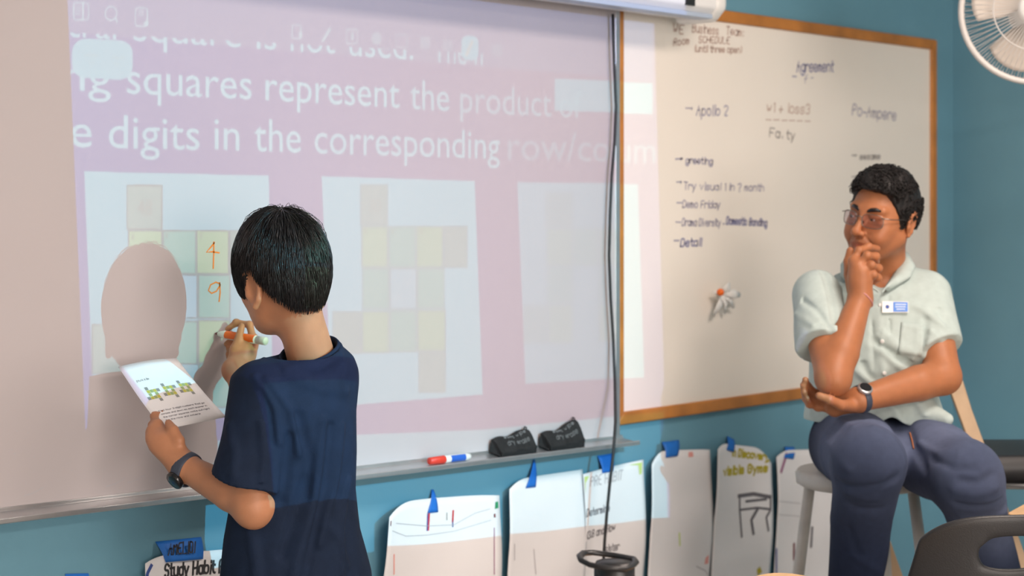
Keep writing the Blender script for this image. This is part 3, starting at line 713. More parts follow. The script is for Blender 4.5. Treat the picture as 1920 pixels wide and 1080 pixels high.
# ------------------------------------------------------------------ on the tray: felt erasers and a marker
def trayz(x): return zbt(x)-.0135
def eraser(px0, px1, py, top, label, kind):
    a = W(px0, py, .05); b = W(px1, py-12, .05); x0, x1 = a[0], b[0]; L_ = x1-x0; zz0, zz1 = trayz(x0), trayz(x1)
    H = [h/FPX*4.5 for h in top]
    root = empty('felt_eraser', ((x0+x1)/2, -.06, trayz((x0+x1)/2)), label, 'eraser', 'erasers on the marker tray')
    hh = lambda u: (H[0]*(1-u)+H[1]*u)-.012*math.sin(math.pi*u)*(1 if kind else .5)
    def f(u, v):                                  # triangular cushion standing on the tray
        s = (u-.5)*2; q = 1-.10*abs(s)**6; x = x0+L_*u; zb_ = zz0+(zz1-zz0)*u; h = hh(u); w = .05
        t = v*4
        if t < 1: yy, z = -.086+.006*(1-t), t*.35*h
        elif t < 2: k = t-1; yy, z = -.080+.045*k, (.35+.65*math.sin(k*1.57))*h
        elif t < 3: k = t-2; yy, z = -.035+.010*k, h*(1-.75*k)
        else: k = t-3; yy, z = -.025-.061*k, h*.25*(1-k)
        return np.array((x+.006*math.sin(9*z/.05)*0, -.052+(yy+.058)*q*.8, zb_+.001+max(0, z)*q+.0025*math.sin(11*u+3*t)*math.sin(math.pi*u)))
    g = G().grid(f, 18, 24)
    n = 19
    for i in (0, 18): g.F.append(tuple(range(i, 25*n, n))[::(1 if i else -1)])
    o = g.make('felt_body', M_blackcloth, root, smooth=True)
    g = G()
    for k, (t, v0, v1, ww) in enumerate((('soft wipe', .30, .62, .0022), ('dry erase', .36, .7, .002))):
        st, width = strokes(t)
        for s in st: g.ribbon([f(.25+.6*x/width, .40-.10*k+.022*y/4*1.6)+np.array((0, -.002, .001)) for x, y in s], ww, (0, -.9, .3))
    g.make('worn_lettering', I_dark, root)
    g = G(); g.tube([f(.92, .5), f(.94, .5)+np.array((0, 0, .006)), f(.98, .5)+np.array((0, 0, .004)), f(.99, .52)], .002, 6); g.make('corner_tag', M_blackcloth, root)
eraser(929, 996, 838, (34, 48), 'black felt eraser on the tray, left of the pair', 0)
eraser(1021, 1086, 827, (36, 58), 'black felt eraser with a pulled-up corner, nearest the cable', 1)
def marker(name, a, b, r, mats, label, cat, base=None):
    a = np.array(a); b = np.array(b); d = (b-a); Ln = np.linalg.norm(d); d /= Ln
    root = empty(name, a if base is None else base, label, cat)
    return root, a, d, Ln
a = W(804, 853, .058); b = W(880, 844, .058); a[2] = trayz(a[0])+.011; b[2] = trayz(b[0])+.011
root, a, d, Ln = marker('dry_erase_marker', a, b, .0095, None, 'white dry-erase marker with a red cap and blue label lying on the tray', 'marker')
G().lathe(a, [(.006, 0), (.0088, .002), (.0098, .03*Ln/.11), (.0102, .36*Ln), (.0096, .37*Ln)], 20, d).make('cap', M_red, root, smooth=True)
G().lathe(a, [(.0086, .37*Ln), (.0092, .375*Ln), (.0092, .93*Ln), (.0075, .96*Ln), (.0075, Ln), (.005, Ln*1.0)], 20, d).make('barrel', M_white, root, smooth=True)
u_, v_, _ = basis(d, (0, -1, 0))
def lab(u, v):
    t = math.radians(-60+120*u); q = np.array((0, -math.cos(t), math.sin(t))); return a+d*Ln*(.5+.36*v)+q*.0095
G().grid(lab, 8, 2).make('label_band', M_bluep, root)

# ------------------------------------------------------------------ little magnet flower on the old board
c = W(1351, 549, .03)
fl = empty('magnet_flower', W(1351, 549, .02), 'small white petalled magnet with an orange centre on the cream board', 'magnet')
for (tx, ty, w, off) in ((1368, 531, .018, .035), (1388, 553, .017, .045), (1376, 577, .010, .030), (1338, 590, .016, .035), (1359, 590, .010, .025), (1336, 548, .010, .03)):
    t = W(tx, ty, off); mid = (c+t)/2+np.array((0, -.012, 0))
    G().tube([c+(t-c)*.08, mid, t], [w*.4, w*.85, w*.35], 10, flat=.25, hint=(0, 1, 0)).make('petal', M_white, fl, smooth=True)
G().ell(W(1351, 548, .05), (.011, .011, .011), nu=14, nv=8).make('centre', M_orange, fl, smooth=True)
G().lathe(W(1351, 549, .0168), [(.012, 0), (.012, .016)], 16, (0, -1, 0)).make('magnet_disc', M_white, fl)

# ------------------------------------------------------------------ wall fan at the upper right
fc = C(1942, 18, 4.72); ax_ = -cs(.22, .02, 1.0); ax_ /= np.linalg.norm(ax_); fu, fv, fd = basis(ax_)
FR = .182
fan = empty('wall_fan', fc, 'white wall fan with a round wire cage and broad beige blades at upper right', 'fan')
M_fanblade = mat('fan_blade', (.62, .56, .50), .45); M_wire = mat('fan_wire', (.62, .60, .58), .4)
ring = lambda r, h: [fc+fd*h+(fu*math.cos(t)+fv*math.sin(t))*r for t in np.linspace(0, 2*math.pi, 65)[:-1]]
G().tube(ring(FR+.012, 0), .0085, 10, closed=True).make('rim_ring', M_wire, fan, smooth=True)
G().tube(ring(FR*.62, .052), .002, 6, closed=True).make('grille_ring', M_wire, fan, smooth=True)
g = G()
for k in range(72):
    t = 2*math.pi*k/72; e = fu*math.cos(t)+fv*math.sin(t)
    g.tube([fc+fd*.066+e*.045, fc+fd*.06+e*.09, fc+fd*.045+e*.14, fc+fd*.002+e*(FR+.01)], .0010, 5)
for k in range(72):
    t = 2*math.pi*(k+.5)/72; e = fu*math.cos(t)+fv*math.sin(t)
    g.tube([fc-fd*.06+e*.05, fc-fd*.055+e*.12, fc-fd*.002+e*(FR+.008)], .0010, 5)
w_ = g.make('grille_wires', M_wire, fan); w_['kind'] = 'stuff'
G().lathe(fc+fd*.055, [(.05, 0), (.05, .008), (.04, .016), (.012, .02)], 32, fd).make('badge_cap', M_white, fan, smooth=True)
G().lathe(fc-fd*.02, [(.03, 0), (.03, .05), (.02, .06)], 24, fd).make('blade_hub', M_fanblade, fan, smooth=True)
for k in range(4):
    t0 = math.radians(160+90*k)
    def bf(u, v):
        r = .02+u*(FR-.03); wd_ = .95*math.sin(min(1, u*1.25+.12)*1.9)**.8; t = t0+(v-.5)*wd_*1.2; return fc+fd*(.010+.022*(v-.5)*2)+(fu*math.cos(t)+fv*math.sin(t))*r*(1-.10*(2*v-1)**2*u)
    o = G().grid(bf, 12, 8).make('blade', M_fanblade, fan, smooth=True); m = o.modifiers.new('thick', 'SOLIDIFY'); m.thickness = .003
G().lathe(fc-fd*.17, [(.03, 0), (.058, .015), (.065, .05), (.06, .11), (.03, .13)], 28, fd).make('motor_housing', M_white, fan, smooth=True)
pb = fc-fd*.12; wallp = np.array((XC-.012, pb[1]+.05, pb[2]-.12))
G().tube([pb, pb+np.array((.05, 0, -.08)), wallp+np.array((-.06, 0, .0)), wallp], .014, 10).make('wall_arm', M_white, fan, smooth=True)
G().box((XC-.02, wallp[1]-.06, wallp[2]-.09), (XC, wallp[1]+.06, wallp[2]+.09)).make('wall_plate', M_white, fan, bevel=.005)

# ------------------------------------------------------------------ stool
S0 = C(1614, 881, 4.62); SZ = S0[2]
st = empty('bar_stool', (S0[0], S0[1], 0), 'grey-white painted round wooden stool under the seated man', 'stool')
G().lathe((S0[0], S0[1], SZ-.042), [(.155, 0), (.168, .008), (.170, .032), (.163, .042), (.02, .044)], 48).make('seat', M_stool, st, smooth=True)
fa = [math.radians(a) for a in (147, 237, 327, 57)]
yawr = -YAW
legs = []
for a in fa:
    e = RIGHT*math.cos(a)+FWD*math.sin(a); t = np.array((S0[0], S0[1], SZ-.04))+e*.142; b = np.array((S0[0], S0[1], 0))+e*.235
    legs.append((t, b)); G().tube([t, (t+b)/2, b], [.0145, .0165, .0135], 14).make('leg', M_stool, st, smooth=True)
for i in range(4):
    for z in ((.30,) if i % 2 == 0 else (.36,)):
        (t, b), (t2, b2) = legs[i], legs[(i+1) % 4]; k = (t[2]-z)/t[2]
        G().tube([t+(b-t)*k, t2+(b2-t2)*k], .011, 10).make('rung', M_stool, st, smooth=True)

# ------------------------------------------------------------------ chairs and desks
def plastic_chair(P, face, label, hgt=.80, wid=.42):
    face = np.array(face, float); face[2] = 0; face /= np.linalg.norm(face); sd = np.cross(face, UP); P = np.array(P, float)
    root = empty('classroom_chair', P, label, 'chair')
    def at(s, f, z): return P+sd*s+face*f+UP*z
    def back(u, v):
        s = (u-.5)*2; z = .47+(hgt-.47)*v; w = wid/2*(1-.10*v)
        e = max(0, v-.55)/.45; z -= .050*(abs(s)**3)*e
        return at(s*w*(1-.10*e*abs(s)**3), -.19-.05*v+.05*s*s, z)
    NU, NV = 26, 18; V = []; F = []
    for j in range(NV+1):
        for i in range(NU+1): V.append(back(i/NU, j/NV))
    hole = lambda i, j: (abs((i+.5)/NU-.5)/.17)**3+(abs((j+.5)/NV-.80)/.075)**3 < 1
    # pull vertices onto a smooth rim round the hand slot
    for j in range(NV+1):
        for i in range(NU+1):
            u, v = i/NU, j/NV; r = ((abs(u-.5)/.17)**2.6+(abs(v-.80)/.085)**2.6)**(1/2.6)
            if .70 < r < 1.35: V[j*(NU+1)+i] = back(.5+(u-.5)/r, .80+(v-.80)/r)
    def inside(i, j):
        n = 0
        for a, b in ((0, 0), (1, 0), (1, 1), (0, 1)):
            u, v = (i+a)/NU, (j+b)/NV; n += ((abs(u-.5)/.17)**2.6+(abs(v-.80)/.085)**2.6)**(1/2.6) < 1.36
        return n == 4
    for j in range(NV):
        for i in range(NU):
            if not inside(i, j): F.append((j*(NU+1)+i, j*(NU+1)+i+1, (j+1)*(NU+1)+i+1, (j+1)*(NU+1)+i))
    b_ = meshobj('backrest', V, F, M_black, root, smooth=True); m = b_.modifiers.new('thick', 'SOLIDIFY'); m.thickness = .016; m.offset = 0
    m = b_.modifiers.new('sub', 'SUBSURF'); m.levels = 1; m.render_levels = 2
    def seat(u, v):
        s = (u-.5)*2; f = -.17+.40*v; return at(s*wid/2*(1-.06*v), f, .45+.015*s*s-.02*math.sin(math.pi*v)-.03*max(0, v-.8)/.2*max(0, v-.8)/.2+.03*max(0, .15-v)/.15)
    o = G().grid(seat, 14, 14).make('seat', M_black, root, smooth=True); m = o.modifiers.new('thick', 'SOLIDIFY'); m.thickness = .012
    for s in (-1, 1):
        for f, f2 in ((-.14, -.20), (.18, .22)):
            G().tube([at(s*.15, f, .44), at(s*.19, f2, .012)], .011, 10).make('leg', M_steel, root, smooth=True)
        G().tube([at(s*.15, -.14, .44), at(s*.17, -.215, .50), at(s*.165, -.235, .62)], .011, 10).make('back_support', M_steel, root, smooth=True)
    return root
def desk(P, yaw, label, w=.61, d=.46, z=.72):
    root = empty('student_desk', (P[0], P[1], 0), label, 'desk', None); c, s = math.cos(yaw), math.sin(yaw)
    T = lambda x, y, h: np.array((P[0]+c*x-s*y, P[1]+s*x+c*y, h))
    out = []
    for (cx, cy, a0) in ((w/2-.05, d/2-.05, 0), (-w/2+.05, d/2-.05, 90), (-w/2+.05, -d/2+.05, 180), (w/2-.05, -d/2+.05, 270)):
        for k in range(7): a = math.radians(a0+15*k); out.append((cx+.05*math.cos(a), cy+.05*math.sin(a)))
    n = len(out); V = [T(x, y, z-.022) for x, y in out]+[T(x, y, z) for x, y in out]
    meshobj('desktop', V, [tuple(range(n-1, -1, -1)), tuple(range(n, 2*n))]+[(i, (i+1) % n, n+(i+1) % n, n+i) for i in range(n)], M_wood, root, bevel=.003)
    for sx in (-1, 1):
        for sy in (-1, 1): G().tube([T(sx*(w/2-.06), sy*(d/2-.06), z-.024), T(sx*(w/2-.03), sy*(d/2-.04), 0)], .013, 12).make('leg', M_steel, root, smooth=True)
    G().box((0, 0, 0), (1, 1, 1))
    q = [T(-w/2+.07, -d/2+.07, z-.05), T(w/2-.07, -d/2+.07, z-.05), T(w/2-.07, d/2-.07, z-.05), T(-w/2+.07, d/2-.07, z-.05)]
    G().hexa(q, [p+np.array((0, 0, .024)) for p in q]).make('apron', M_black, root)
    return root
# near black chair: back of the shell faces the camera
cp = C(1812, 1000, 3.50); plastic_chair((cp[0], cp[1], 0), cs(-.12, 0, 1), 'black plastic chair with a hand slot in its back, nearest the camera', hgt=.832, wid=.41)
D1 = C(2100, 956, 4.02); desk((D1[0]+.10, D1[1], 0), .20, 'pale wood student desk beyond the black chair at right', z=D1[2]+.0)
BZ = .72; ap = C(1460, 1073.5, (1.40-BZ)*FPX/(1073.5-HOR)); dc_ = ap-FWD*(.6/math.sqrt(2)-.0207); desk((dc_[0], dc_[1], 0), math.pi/4-YAW, 'pale wood student desk holding the black bottle, its rounded corner at bottom centre', w=.6, d=.6, z=BZ)
# folding chair behind the man
q0, q1 = C(1782, 700, 4.80), C(1880, 968, 4.74)
fcx = C(1880, 870, 4.85)
fold_ = empty('folding_chair', (fcx[0], fcx[1], 0), 'folding chair with slanted beech side rails and a black padded seat behind the man', 'chair')
def onfloor(a, b): t = a[2]/(a[2]-b[2]); return a+(b-a)*t
e_ = onfloor(q0, q1); dq = cs(-.33, 0, .12)
lean = cs(.055, 0, .05)
G().bar(q0, e_+UP*.002, .038, .022, FWD).make('side_rail', M_tanwood, fold_, bevel=.003)
G().bar(q0+dq, e_+dq+UP*.002, .038, .022, FWD).make('side_rail', M_tanwood, fold_, bevel=.003)
G().bar(q0+cs(.02, .005, .03), onfloor(q0+cs(.02, .005, .03), q1+cs(.0, 0, .03))*.55+(q0+cs(.02, .005, .03))*.45, .022, .018, FWD).make('rear_leg', M_tanwood, fold_, bevel=.003)
sc0 = C(1818, 842, 4.78); 
def seatf(u, v):
    p = sc0+cs(.02, 0, 0)*0+RIGHT*(u*.36)+FWD*(.02+(v-.5)*.36); return p+UP*(.012*math.sin(math.pi*u)*math.sin(math.pi*v))
o = G().grid(seatf, 10, 10).make('seat_pad', M_black, fold_, smooth=True); m = o.modifiers.new('thick', 'SOLIDIFY'); m.thickness = .07; m.offset = -1
G().tube([sc0+cs(.02, -.075, -.16), sc0+cs(.2, -.078, -.16), sc0+cs(.34, -.075, -.16)], .008, 8).make('cross_rod', M_steel, fold_, smooth=True)
G().bar(q0+dq*0+UP*.0, q0+dq, .09, .02, UP).make('back_slat', M_tanwood, fold_, bevel=.004)
# ------------------------------------------------------------------ bottle with a carrying loop
bc = C(1152, 1060, 2.75); bx, by = bc[0], bc[1]
bt = empty('water_bottle', (bx, by, BZ), 'black water bottle with a flat carrying loop on its lid', 'bottle')
zt2 = C(1150, 1046, 2.75)[2]
M_bot = mat('bottle_black', (.016, .016, .018), .38)
G().lathe((bx, by, BZ), [(.033, 0), (.037, .004), (.037, zt2-BZ-.09), (.031, zt2-BZ-.06)], 36).make('flask', M_bot, bt, smooth=True)
G().lathe((bx, by, zt2-.062), [(.031, 0), (.032, .002), (.032, .05), (.029, .056), (.012, .058)], 36).make('lid', M_bot, bt, smooth=True)
lp = [C(x, y, dp) for x, y, dp in ((1184, 1062, 2.73), (1192, 1054, 2.75), (1188, 1048, 2.77), (1150, 1041, 2.79), (1112, 1036, 2.795), (1094, 1037, 2.78), (1087, 1043, 2.75), (1090, 1051, 2.73), (1106, 1059, 2.715), (1140, 1066, 2.705), (1172, 1068, 2.71))]
G().tube(lp, .0057, 10, closed=True, flat=.75).make('loop', M_bot, bt, smooth=True)
G().hexa([C(x, y, 2.73) for x, y in ((1118, 1058), (1186, 1062), (1184, 1084), (1120, 1080))], [C(x, y, 2.765) for x, y in ((1122, 1054), (1186, 1056), (1184, 1084), (1122, 1080))]).make('loop_mount', M_bot, bt, bevel=.004)
# ================================================================== people
def skinmat(name, k): return mat(name, (.95, .95, .95), .48, tint=True, noise=.05, nscale=35, bump=.08, bscale=500, spec=.4, sss=.12)
def hit(s, px, py, d0=2.0, d1=6.0, near=None):     # where the sight line of a photo pixel meets a modelled surface
    D = FWD + RIGHT*(px-960)/FPX + UP*(HOR-py)/FPX; nn = np.linalg.norm(D); t = near-.5 if near else d0
    for _ in range(160):
        p = (EYE+D*t).astype(f32)[None]; v = float(s.val(p)[0])
        if v < .0004: break
        t += max(v, .0008)*.7/nn
        if t > d1: return None
    p = EYE+D*t; e = .002
    n = np.array([float(s.val((p+d*e).astype(f32)[None])[0]-s.val((p-d*e).astype(f32)[None])[0]) for d in np.eye(3)])
    return p, n/(np.linalg.norm(n)+1e-9)
def foldpx(s, pts, w, amp, near):
    P = [hit(s, x, y, near=near) for x, y in pts]; P = [q[0] for q in P if q is not None and abs((q[0]-EYE)@FWD-near) < .35]
    if len(P) > 1: return (P, w, amp)
def frame(theta, phi, roll, facing):               # head axes from yaw/pitch/roll as seen by the camera
    t, p, r = map(math.radians, (theta, phi, roll)); st, ct, sp, cp_ = math.sin(t), math.cos(t), math.sin(p), math.cos(p)
    k = 1 if facing == 'away' else -1
    F0 = np.array((-st, 0, k*ct)); L0 = np.array((-ct, 0, -st)) if k == 1 else np.array((ct, 0, -st)); U0 = np.array((0, 1.0, 0))
    F = cp_*F0-sp*U0; U = cp_*U0+sp*F0
    R = lambda v: np.array((v[0]*math.cos(r)+v[1]*math.sin(r), -v[0]*math.sin(r)+v[1]*math.cos(r), v[2]))
    return [cs(*R(v)) for v in (F, L0, U)]
class Head:
    ub = 1.0
    def __init__(s, c, F, L, U, k): s.c, s.F, s.L, s.U, s.k = np.array(c), F, L, U, k; s.A = np.stack([F, L, U], 1)
    def __call__(s, f, l, u): return s.c+s.k*(s.F*f+s.L*l+s.U*(u*s.ub if u < 0 else u))
    def inv(s, P): return ((np.asarray(P)-s.c)@s.A)/s.k
def add_head(S, h, smile=True, child=False):
    k = h.k; R = lambda *r: np.array(r)*k
    S.ell(h(-.012, 0, .03), R(.098, .077, .098), h.A, k=.02)
    S.ell(h(.032, 0, -.028), R(.064, .066, .088), h.A, k=.03)
    for s in (-1, 1):
        S.cap(h(.0, s*.056, -.045), h(.066, s*.018, -.100), .020*k, .017*k, k=.03)
        S.ell(h(.052, s*.043, -.022), R(.026, .024, .026), h.A, k=.02)
    S.ell(h(.074, 0, -.104), R(.019, .023, .017), h.A, k=.02)
    for s in (-1, 1):
        S.cap(h(.083, s*.012, .026), h(.072, s*.046, .028), .010*k, .009*k, k=.014)
        S.ell(h(.100, s*.033, .004), R(.020, .020, .014), h.A, k=.012, op='s')
    for s in (-1, 1):
        S.ell(h(.073, s*.033, .002), R(.0155, .018, .013), h.A, k=.005)
        S.cap(h(.0845, s*.021, .008), h(.079, s*.046, .007), .0045*k, .0035*k, k=.004)
        S.cap(h(.084, s*.021, -.006), h(.079, s*.045, -.005), .004*k, .0035*k, k=.004)
        S.fold([h(.090, s*.020, .001), h(.0895, s*.033, .0025), h(.083, s*.047, .0)], .0022*k, -.0028*k)
    if smile:
        for s in (-1, 1):
            S.cap(h(.0850, s*.022, .0095), h(.079, s*.047, .0085), .0056*k, .0048*k, k=.004); S.cap(h(.0845, s*.022, -.0085), h(.078, s*.046, -.0075), .0062*k, .0055*k, k=.005)
    S.chain([h(.088, 0, .014), h(.102, 0, -.012), h(.114, 0, -.032)], [.0075*k, .0085*k, .0105*k], k=.012)
    S.ell(h(.115, 0, -.036), R(.0115, .0125, .0105), h.A, k=.008)
    for s in (-1, 1):
        S.ell(h(.103, s*.0135, -.040), R(.0105, .0075, .008), h.A, k=.006)
        S.ell(h(.108, s*.0062, -.0475), R(.006, .0032, .004), h.A, k=.003, op='s')
    S.ell(h(.082, 0, -.066), R(.018, .030, .022), h.A, k=.016)
    w = .031 if smile else .025; up = .008 if smile else .0
    S.chain([h(.079, -w, -.064+up), h(.094, -.013, -.0615), h(.0985, -.004, -.0595), h(.0975, 0, -.061), h(.0985, .004, -.0595), h(.094, .013, -.0615), h(.079, w, -.064+up)], [.0025*k, .0045*k, .005*k, .0045*k, .005*k, .0045*k, .0025*k], k=.005)
    S.chain([h(.079, -w*.9, -.0715+up), h(.092, -.013, -.0765), h(.0955, 0, -.078), h(.092, .013, -.0765), h(.079, w*.9, -.0715+up)], [.0025*k, .0055*k, .0065*k, .0055*k, .0025*k], k=.005)
    S.fold([h(.081, -w*1.02, -.065+up), h(.097, -.012, -.0672), h(.101, 0, -.0672), h(.097, .012, -.0672), h(.081, w*1.02, -.065+up)], .0022*k, -.0042*k)
    if smile:
        for s in (-1, 1):
            S.ell(h(.066, s*.043, -.046), R(.022, .018, .020), h.A, k=.02)
            S.fold([h(.100, s*.018, -.043), h(.090, s*.031, -.058), h(.078, s*.037, -.074)], .004*k, -.0035*k)
    ek = 1.30 if child else 1.0
    for s in (-1, 1):                              # ears: rim, hollow, lobe
        A = np.stack([h.F*.96+h.L*s*.28, h.L*s*.88-h.F*.45, h.U], 1); A = np.linalg.qr(A)[0]*np.sign(np.diag(np.linalg.qr(A)[1]))
        E = lambda f, l, u: h(-.012, s*.079, -.034 if child else -.004)+A@(np.array((f, l, u))*k*ek)
        S.ell(E(0, .002, .004), R(.019, .0065, .031)*ek, A, k=.006)
        S.chain([E(.014, .004, .008), E(.011, .008, .028), E(-.004, .010, .036), E(-.017, .010, .024), E(-.018, .008, .002), E(-.010, .006, -.018), E(.002, .003, -.027)],
                [v*k*ek for v in (.0035, .004, .0045, .0045, .0042, .0045, .006)], k=.004)
        S.ell(E(.001, .011, .004), R(.011, .0075, .019)*ek, A, k=.004, op='s')
        S.ell(E(.012, .004, -.004), R(.005, .005, .007)*ek, A, k=.004)
    return S
def add_arm(S, sh, el, wr, r, k=.015):
    S.cap(sh, el, r[0], r[1], k=.03)
    m = el+(wr-el)*.3; S.chain([el, m, wr], [r[1]*.98, r[2], r[3]], k=k)
def hand_px(S, wr, fingers, thumb, palm, rw, fr, k=.012):
    for q in palm: S.cap(wr, q, rw*.85, fr*1.45, k=.014)
    for a, b in zip(palm, palm[1:]): S.cap(a, b, fr*1.35, fr*1.35, k=.010)
    for i, (f, p) in enumerate(zip(fingers, palm)):
        n = len(f); rr = [fr*(1.08-.09*j)*(1, 1.03, .97, .85)[i] for j in range(n+1)]
        S.chain([p]+list(f), rr, k=.004)
        for j in range(n-1): S.ell(f[j], (fr*1.12,)*3, k=.004) if j < 2 else None
    S.chain(thumb, [fr*1.7, fr*1.3, fr*1.12, fr*.95][:len(thumb)], k=.008)
def strip_tube(g, pts, r0, r1, n=3, hint=(0.3, 0.2, 1)):
    m = len(pts); g.tube(pts, [r0+(r1-r0)*i/(m-1) for i in range(m)], n, caps=False, hint=hint)
class Tubes:                                       # many thin strands as one array mesh
    def __init__(s): s.V = []; s.F = []; s.n = 0
    def add(s, P, R, n=3):
        P = np.asarray(P, float); m = len(P); T = np.gradient(P, axis=0); T /= np.linalg.norm(T, axis=1)[:, None]+1e-12
        a = np.cross(T, np.array((.31, .22, .93))); a /= np.linalg.norm(a, axis=1)[:, None]+1e-12; b = np.cross(T, a)
        t = 2*np.pi*np.arange(n)/n; R = np.asarray(R)[:, None, None]
        V = P[:, None]+R*(a[:, None]*np.cos(t)[None, :, None]+b[:, None]*np.sin(t)[None, :, None])
        i, j = np.meshgrid(np.arange(m-1), np.arange(n), indexing='ij'); j2 = (j+1) % n
        s.F.append(np.stack([i*n+j, i*n+j2, (i+1)*n+j2, (i+1)*n+j], -1).reshape(-1, 4)+s.n); s.V.append(V.reshape(-1, 3)); s.n += m*n
    def make(s, name, m, parent): return meshobj(name, np.concatenate(s.V), np.concatenate(s.F), m, parent, smooth=True)
def ringpts(c, ax, ra, rb, hint, n=40):
    u, v, d = basis(ax, hint); return [c+u*ra*math.cos(t)+v*rb*math.sin(t) for t in np.linspace(0, 2*math.pi, n+1)[:-1]]
M_hair = mat('black_hair', (.010, .008, .009), .36, spec=.45, noise=.5, nscale=80)
M_curl = mat('curly_black_hair', (.011, .009, .009), .55, spec=.35, noise=.5, nscale=80)
M_navy = mat('navy_cotton', (.0085, .0175, .042), .85, noise=.12, nscale=30, bump=.25, bscale=700, spec=.2)
M_trs = mat('dark_trousers', (.03, .032, .04), .85, bump=.2, bscale=500)
M_shoe = mat('grey_shoe', (.12, .12, .13), .6); M_sole = mat('shoe_sole', (.6, .6, .58), .6)
M_mint = mat('mint_linen', (.47, .555, .535), .85, noise=.05, nscale=45, bump=.3, bscale=600, spec=.2)
M_denim = mat('blue_denim', (1, 1, 1), .85, tint=True, noise=.12, nscale=60, bump=.35, bscale=900, spec=.2)
M_band = mat('watch_band', (.045, .055, .085), .6); M_glassblk = mat('watch_glass', (.01, .01, .012), .12)
M_eye = mat('eye_white', (.7, .66, .62), .25); M_iris = mat('iris_brown', (.03, .015, .01), .2)
M_metal = mat('spectacle_wire', (.22, .19, .17), .3, .9)

# ------------------------------------------------------------------ the pupil at the board
BD = 3.45
Lt, Ft = cs(-.64, 0, -.77), cs(-.77, 0, .64)
bsh = C(556, 703, BD); LSh, RSh = bsh+Lt*.100-UP*.012, bsh-Lt*.090-UP*.008
LEl, LWr = C(473, 945, 3.33), C(347, 876, 3.42)
REl, RWr = C(497, 806, 3.66), C(441, 694, 3.765)
pup = empty('person', (C(556, 1000, BD)[0], C(556, 1000, BD)[1], 0), 'dark-haired child in a navy t-shirt seen from behind, writing on the board', 'person')
hb = Head(C(528, 523, 3.45), *frame(40, 17, 0, 'away'), .905); hb.ub = .78
B = Sdf()
add_head(B, hb, smile=False, child=True)
nb = C(583, 668, 3.47)
B.cap(nb, hb(-.034, 0, -.045), .047, .043, k=.025)
B.loft([(C(0, y, BD)[2], *C(x, y, BD)[:2], a, b) for x, y, a, b in ((570, 700, .05, .04), (560, 716, .100, .052), (556, 760, .122, .078), (552, 900, .118, .082), (552, 1000, .125, .088), (552, 1110, .13, .09))], Lt, Ft, k=.03)
add_arm(B, LSh, LEl, LWr, (.039, .0375, .036, .0255))
B.ell(LEl+cs(.004, -.012, -.006), (.030, .030, .032), k=.02)
add_arm(B, RSh, REl, RWr, (.039, .037, .036, .0245))
fr = .0078
pal = [C(294, 797, 3.475), C(287, 810, 3.462), C(287, 822, 3.45), C(293, 834, 3.44)]
fin = [[C(290, 780, 3.50), C(304, 776, 3.515), C(318, 784, 3.515)], [C(286, 797, 3.495), C(302, 796, 3.515), C(318, 802, 3.512)], [C(287, 812, 3.485), C(302, 814, 3.505), C(316, 820, 3.50)], [C(294, 826, 3.472), C(307, 830, 3.488), C(318, 834, 3.485)]]
hand_px(B, LWr, fin, [C(338, 852, 3.43), C(336, 826, 3.425), C(326, 806, 3.435), C(316, 793, 3.452)], pal, .0275, fr)
B.ell(C(314, 832, 3.448), (.026, .026, .024), k=.02)
pal = [C(474, 636, 3.815), C(472, 648, 3.825), C(466, 660, 3.83), C(457, 670, 3.83)]
fin = [[C(468, 609, 3.835), C(443, 605, 3.85), C(427, 617, 3.852)], [C(452, 632, 3.865), C(436, 636, 3.862), C(425, 645, 3.85)], [C(446, 652, 3.862), C(432, 655, 3.852), C(428, 664, 3.836)], [C(442, 668, 3.85), C(432, 670, 3.84), C(430, 678, 3.825)]]
hand_px(B, RWr, fin, [C(440, 684, 3.775), C(440, 656, 3.785), C(448, 634, 3.80), C(453, 612, 3.815)], pal, .025, fr)
B.ell(C(457, 664, 3.80), (.024, .022, .022), k=.02)
bcol = np.array((.52, .235, .125), f32)
def tintskin(base, h, stub, lips):
    def fn(V):
        q = h.inv(V).astype(f32); c = np.tile(np.array(base, f32), (len(V), 1)); inface = (np.abs(q) < .16).all(1)
        e = lambda f, l, u, rf, rl, ru: np.exp(-(((q[:, 0]-f)/rf)**2+((np.abs(q[:, 1])-l)/rl)**2+((q[:, 2]-u)/ru)**2))*inface
        def mixc(w, t): c[:] = c*(1-w[:, None])+w[:, None]*np.array(t, f32)
        mixc(np.clip(1.5*e(.092, 0, -.071, .02, .024, .0085), 0, 1)*lips, np.array(base)*np.array((.82, .50, .52)))
        mixc(.30*e(.115, 0, -.036, .02, .018, .015), np.array(base)*np.array((1.1, .8, .75)))
        mixc(.22*e(.065, .045, -.04, .03, .02, .02), np.array(base)*np.array((1.1, .8, .75)))
        if stub:
            w = np.clip(e(.05, .045, -.085, .05, .045, .03)+e(.09, 0, -.056, .02, .025, .006)+e(.075, 0, -.1, .03, .03, .016), 0, 1)*stub; mixc(w, np.array(base)*np.array((.45, .42, .45)))
        return c
    return fn
lo = np.minimum(hb(0, 0, 0)-.17, C(280, 850, 3.3)); 
M_skinb = skinmat('pupil_skin', 0)
body = sdfobj('body', B, .0034, M_skinb, pup, tintskin(bcol, hb, 0, .6))
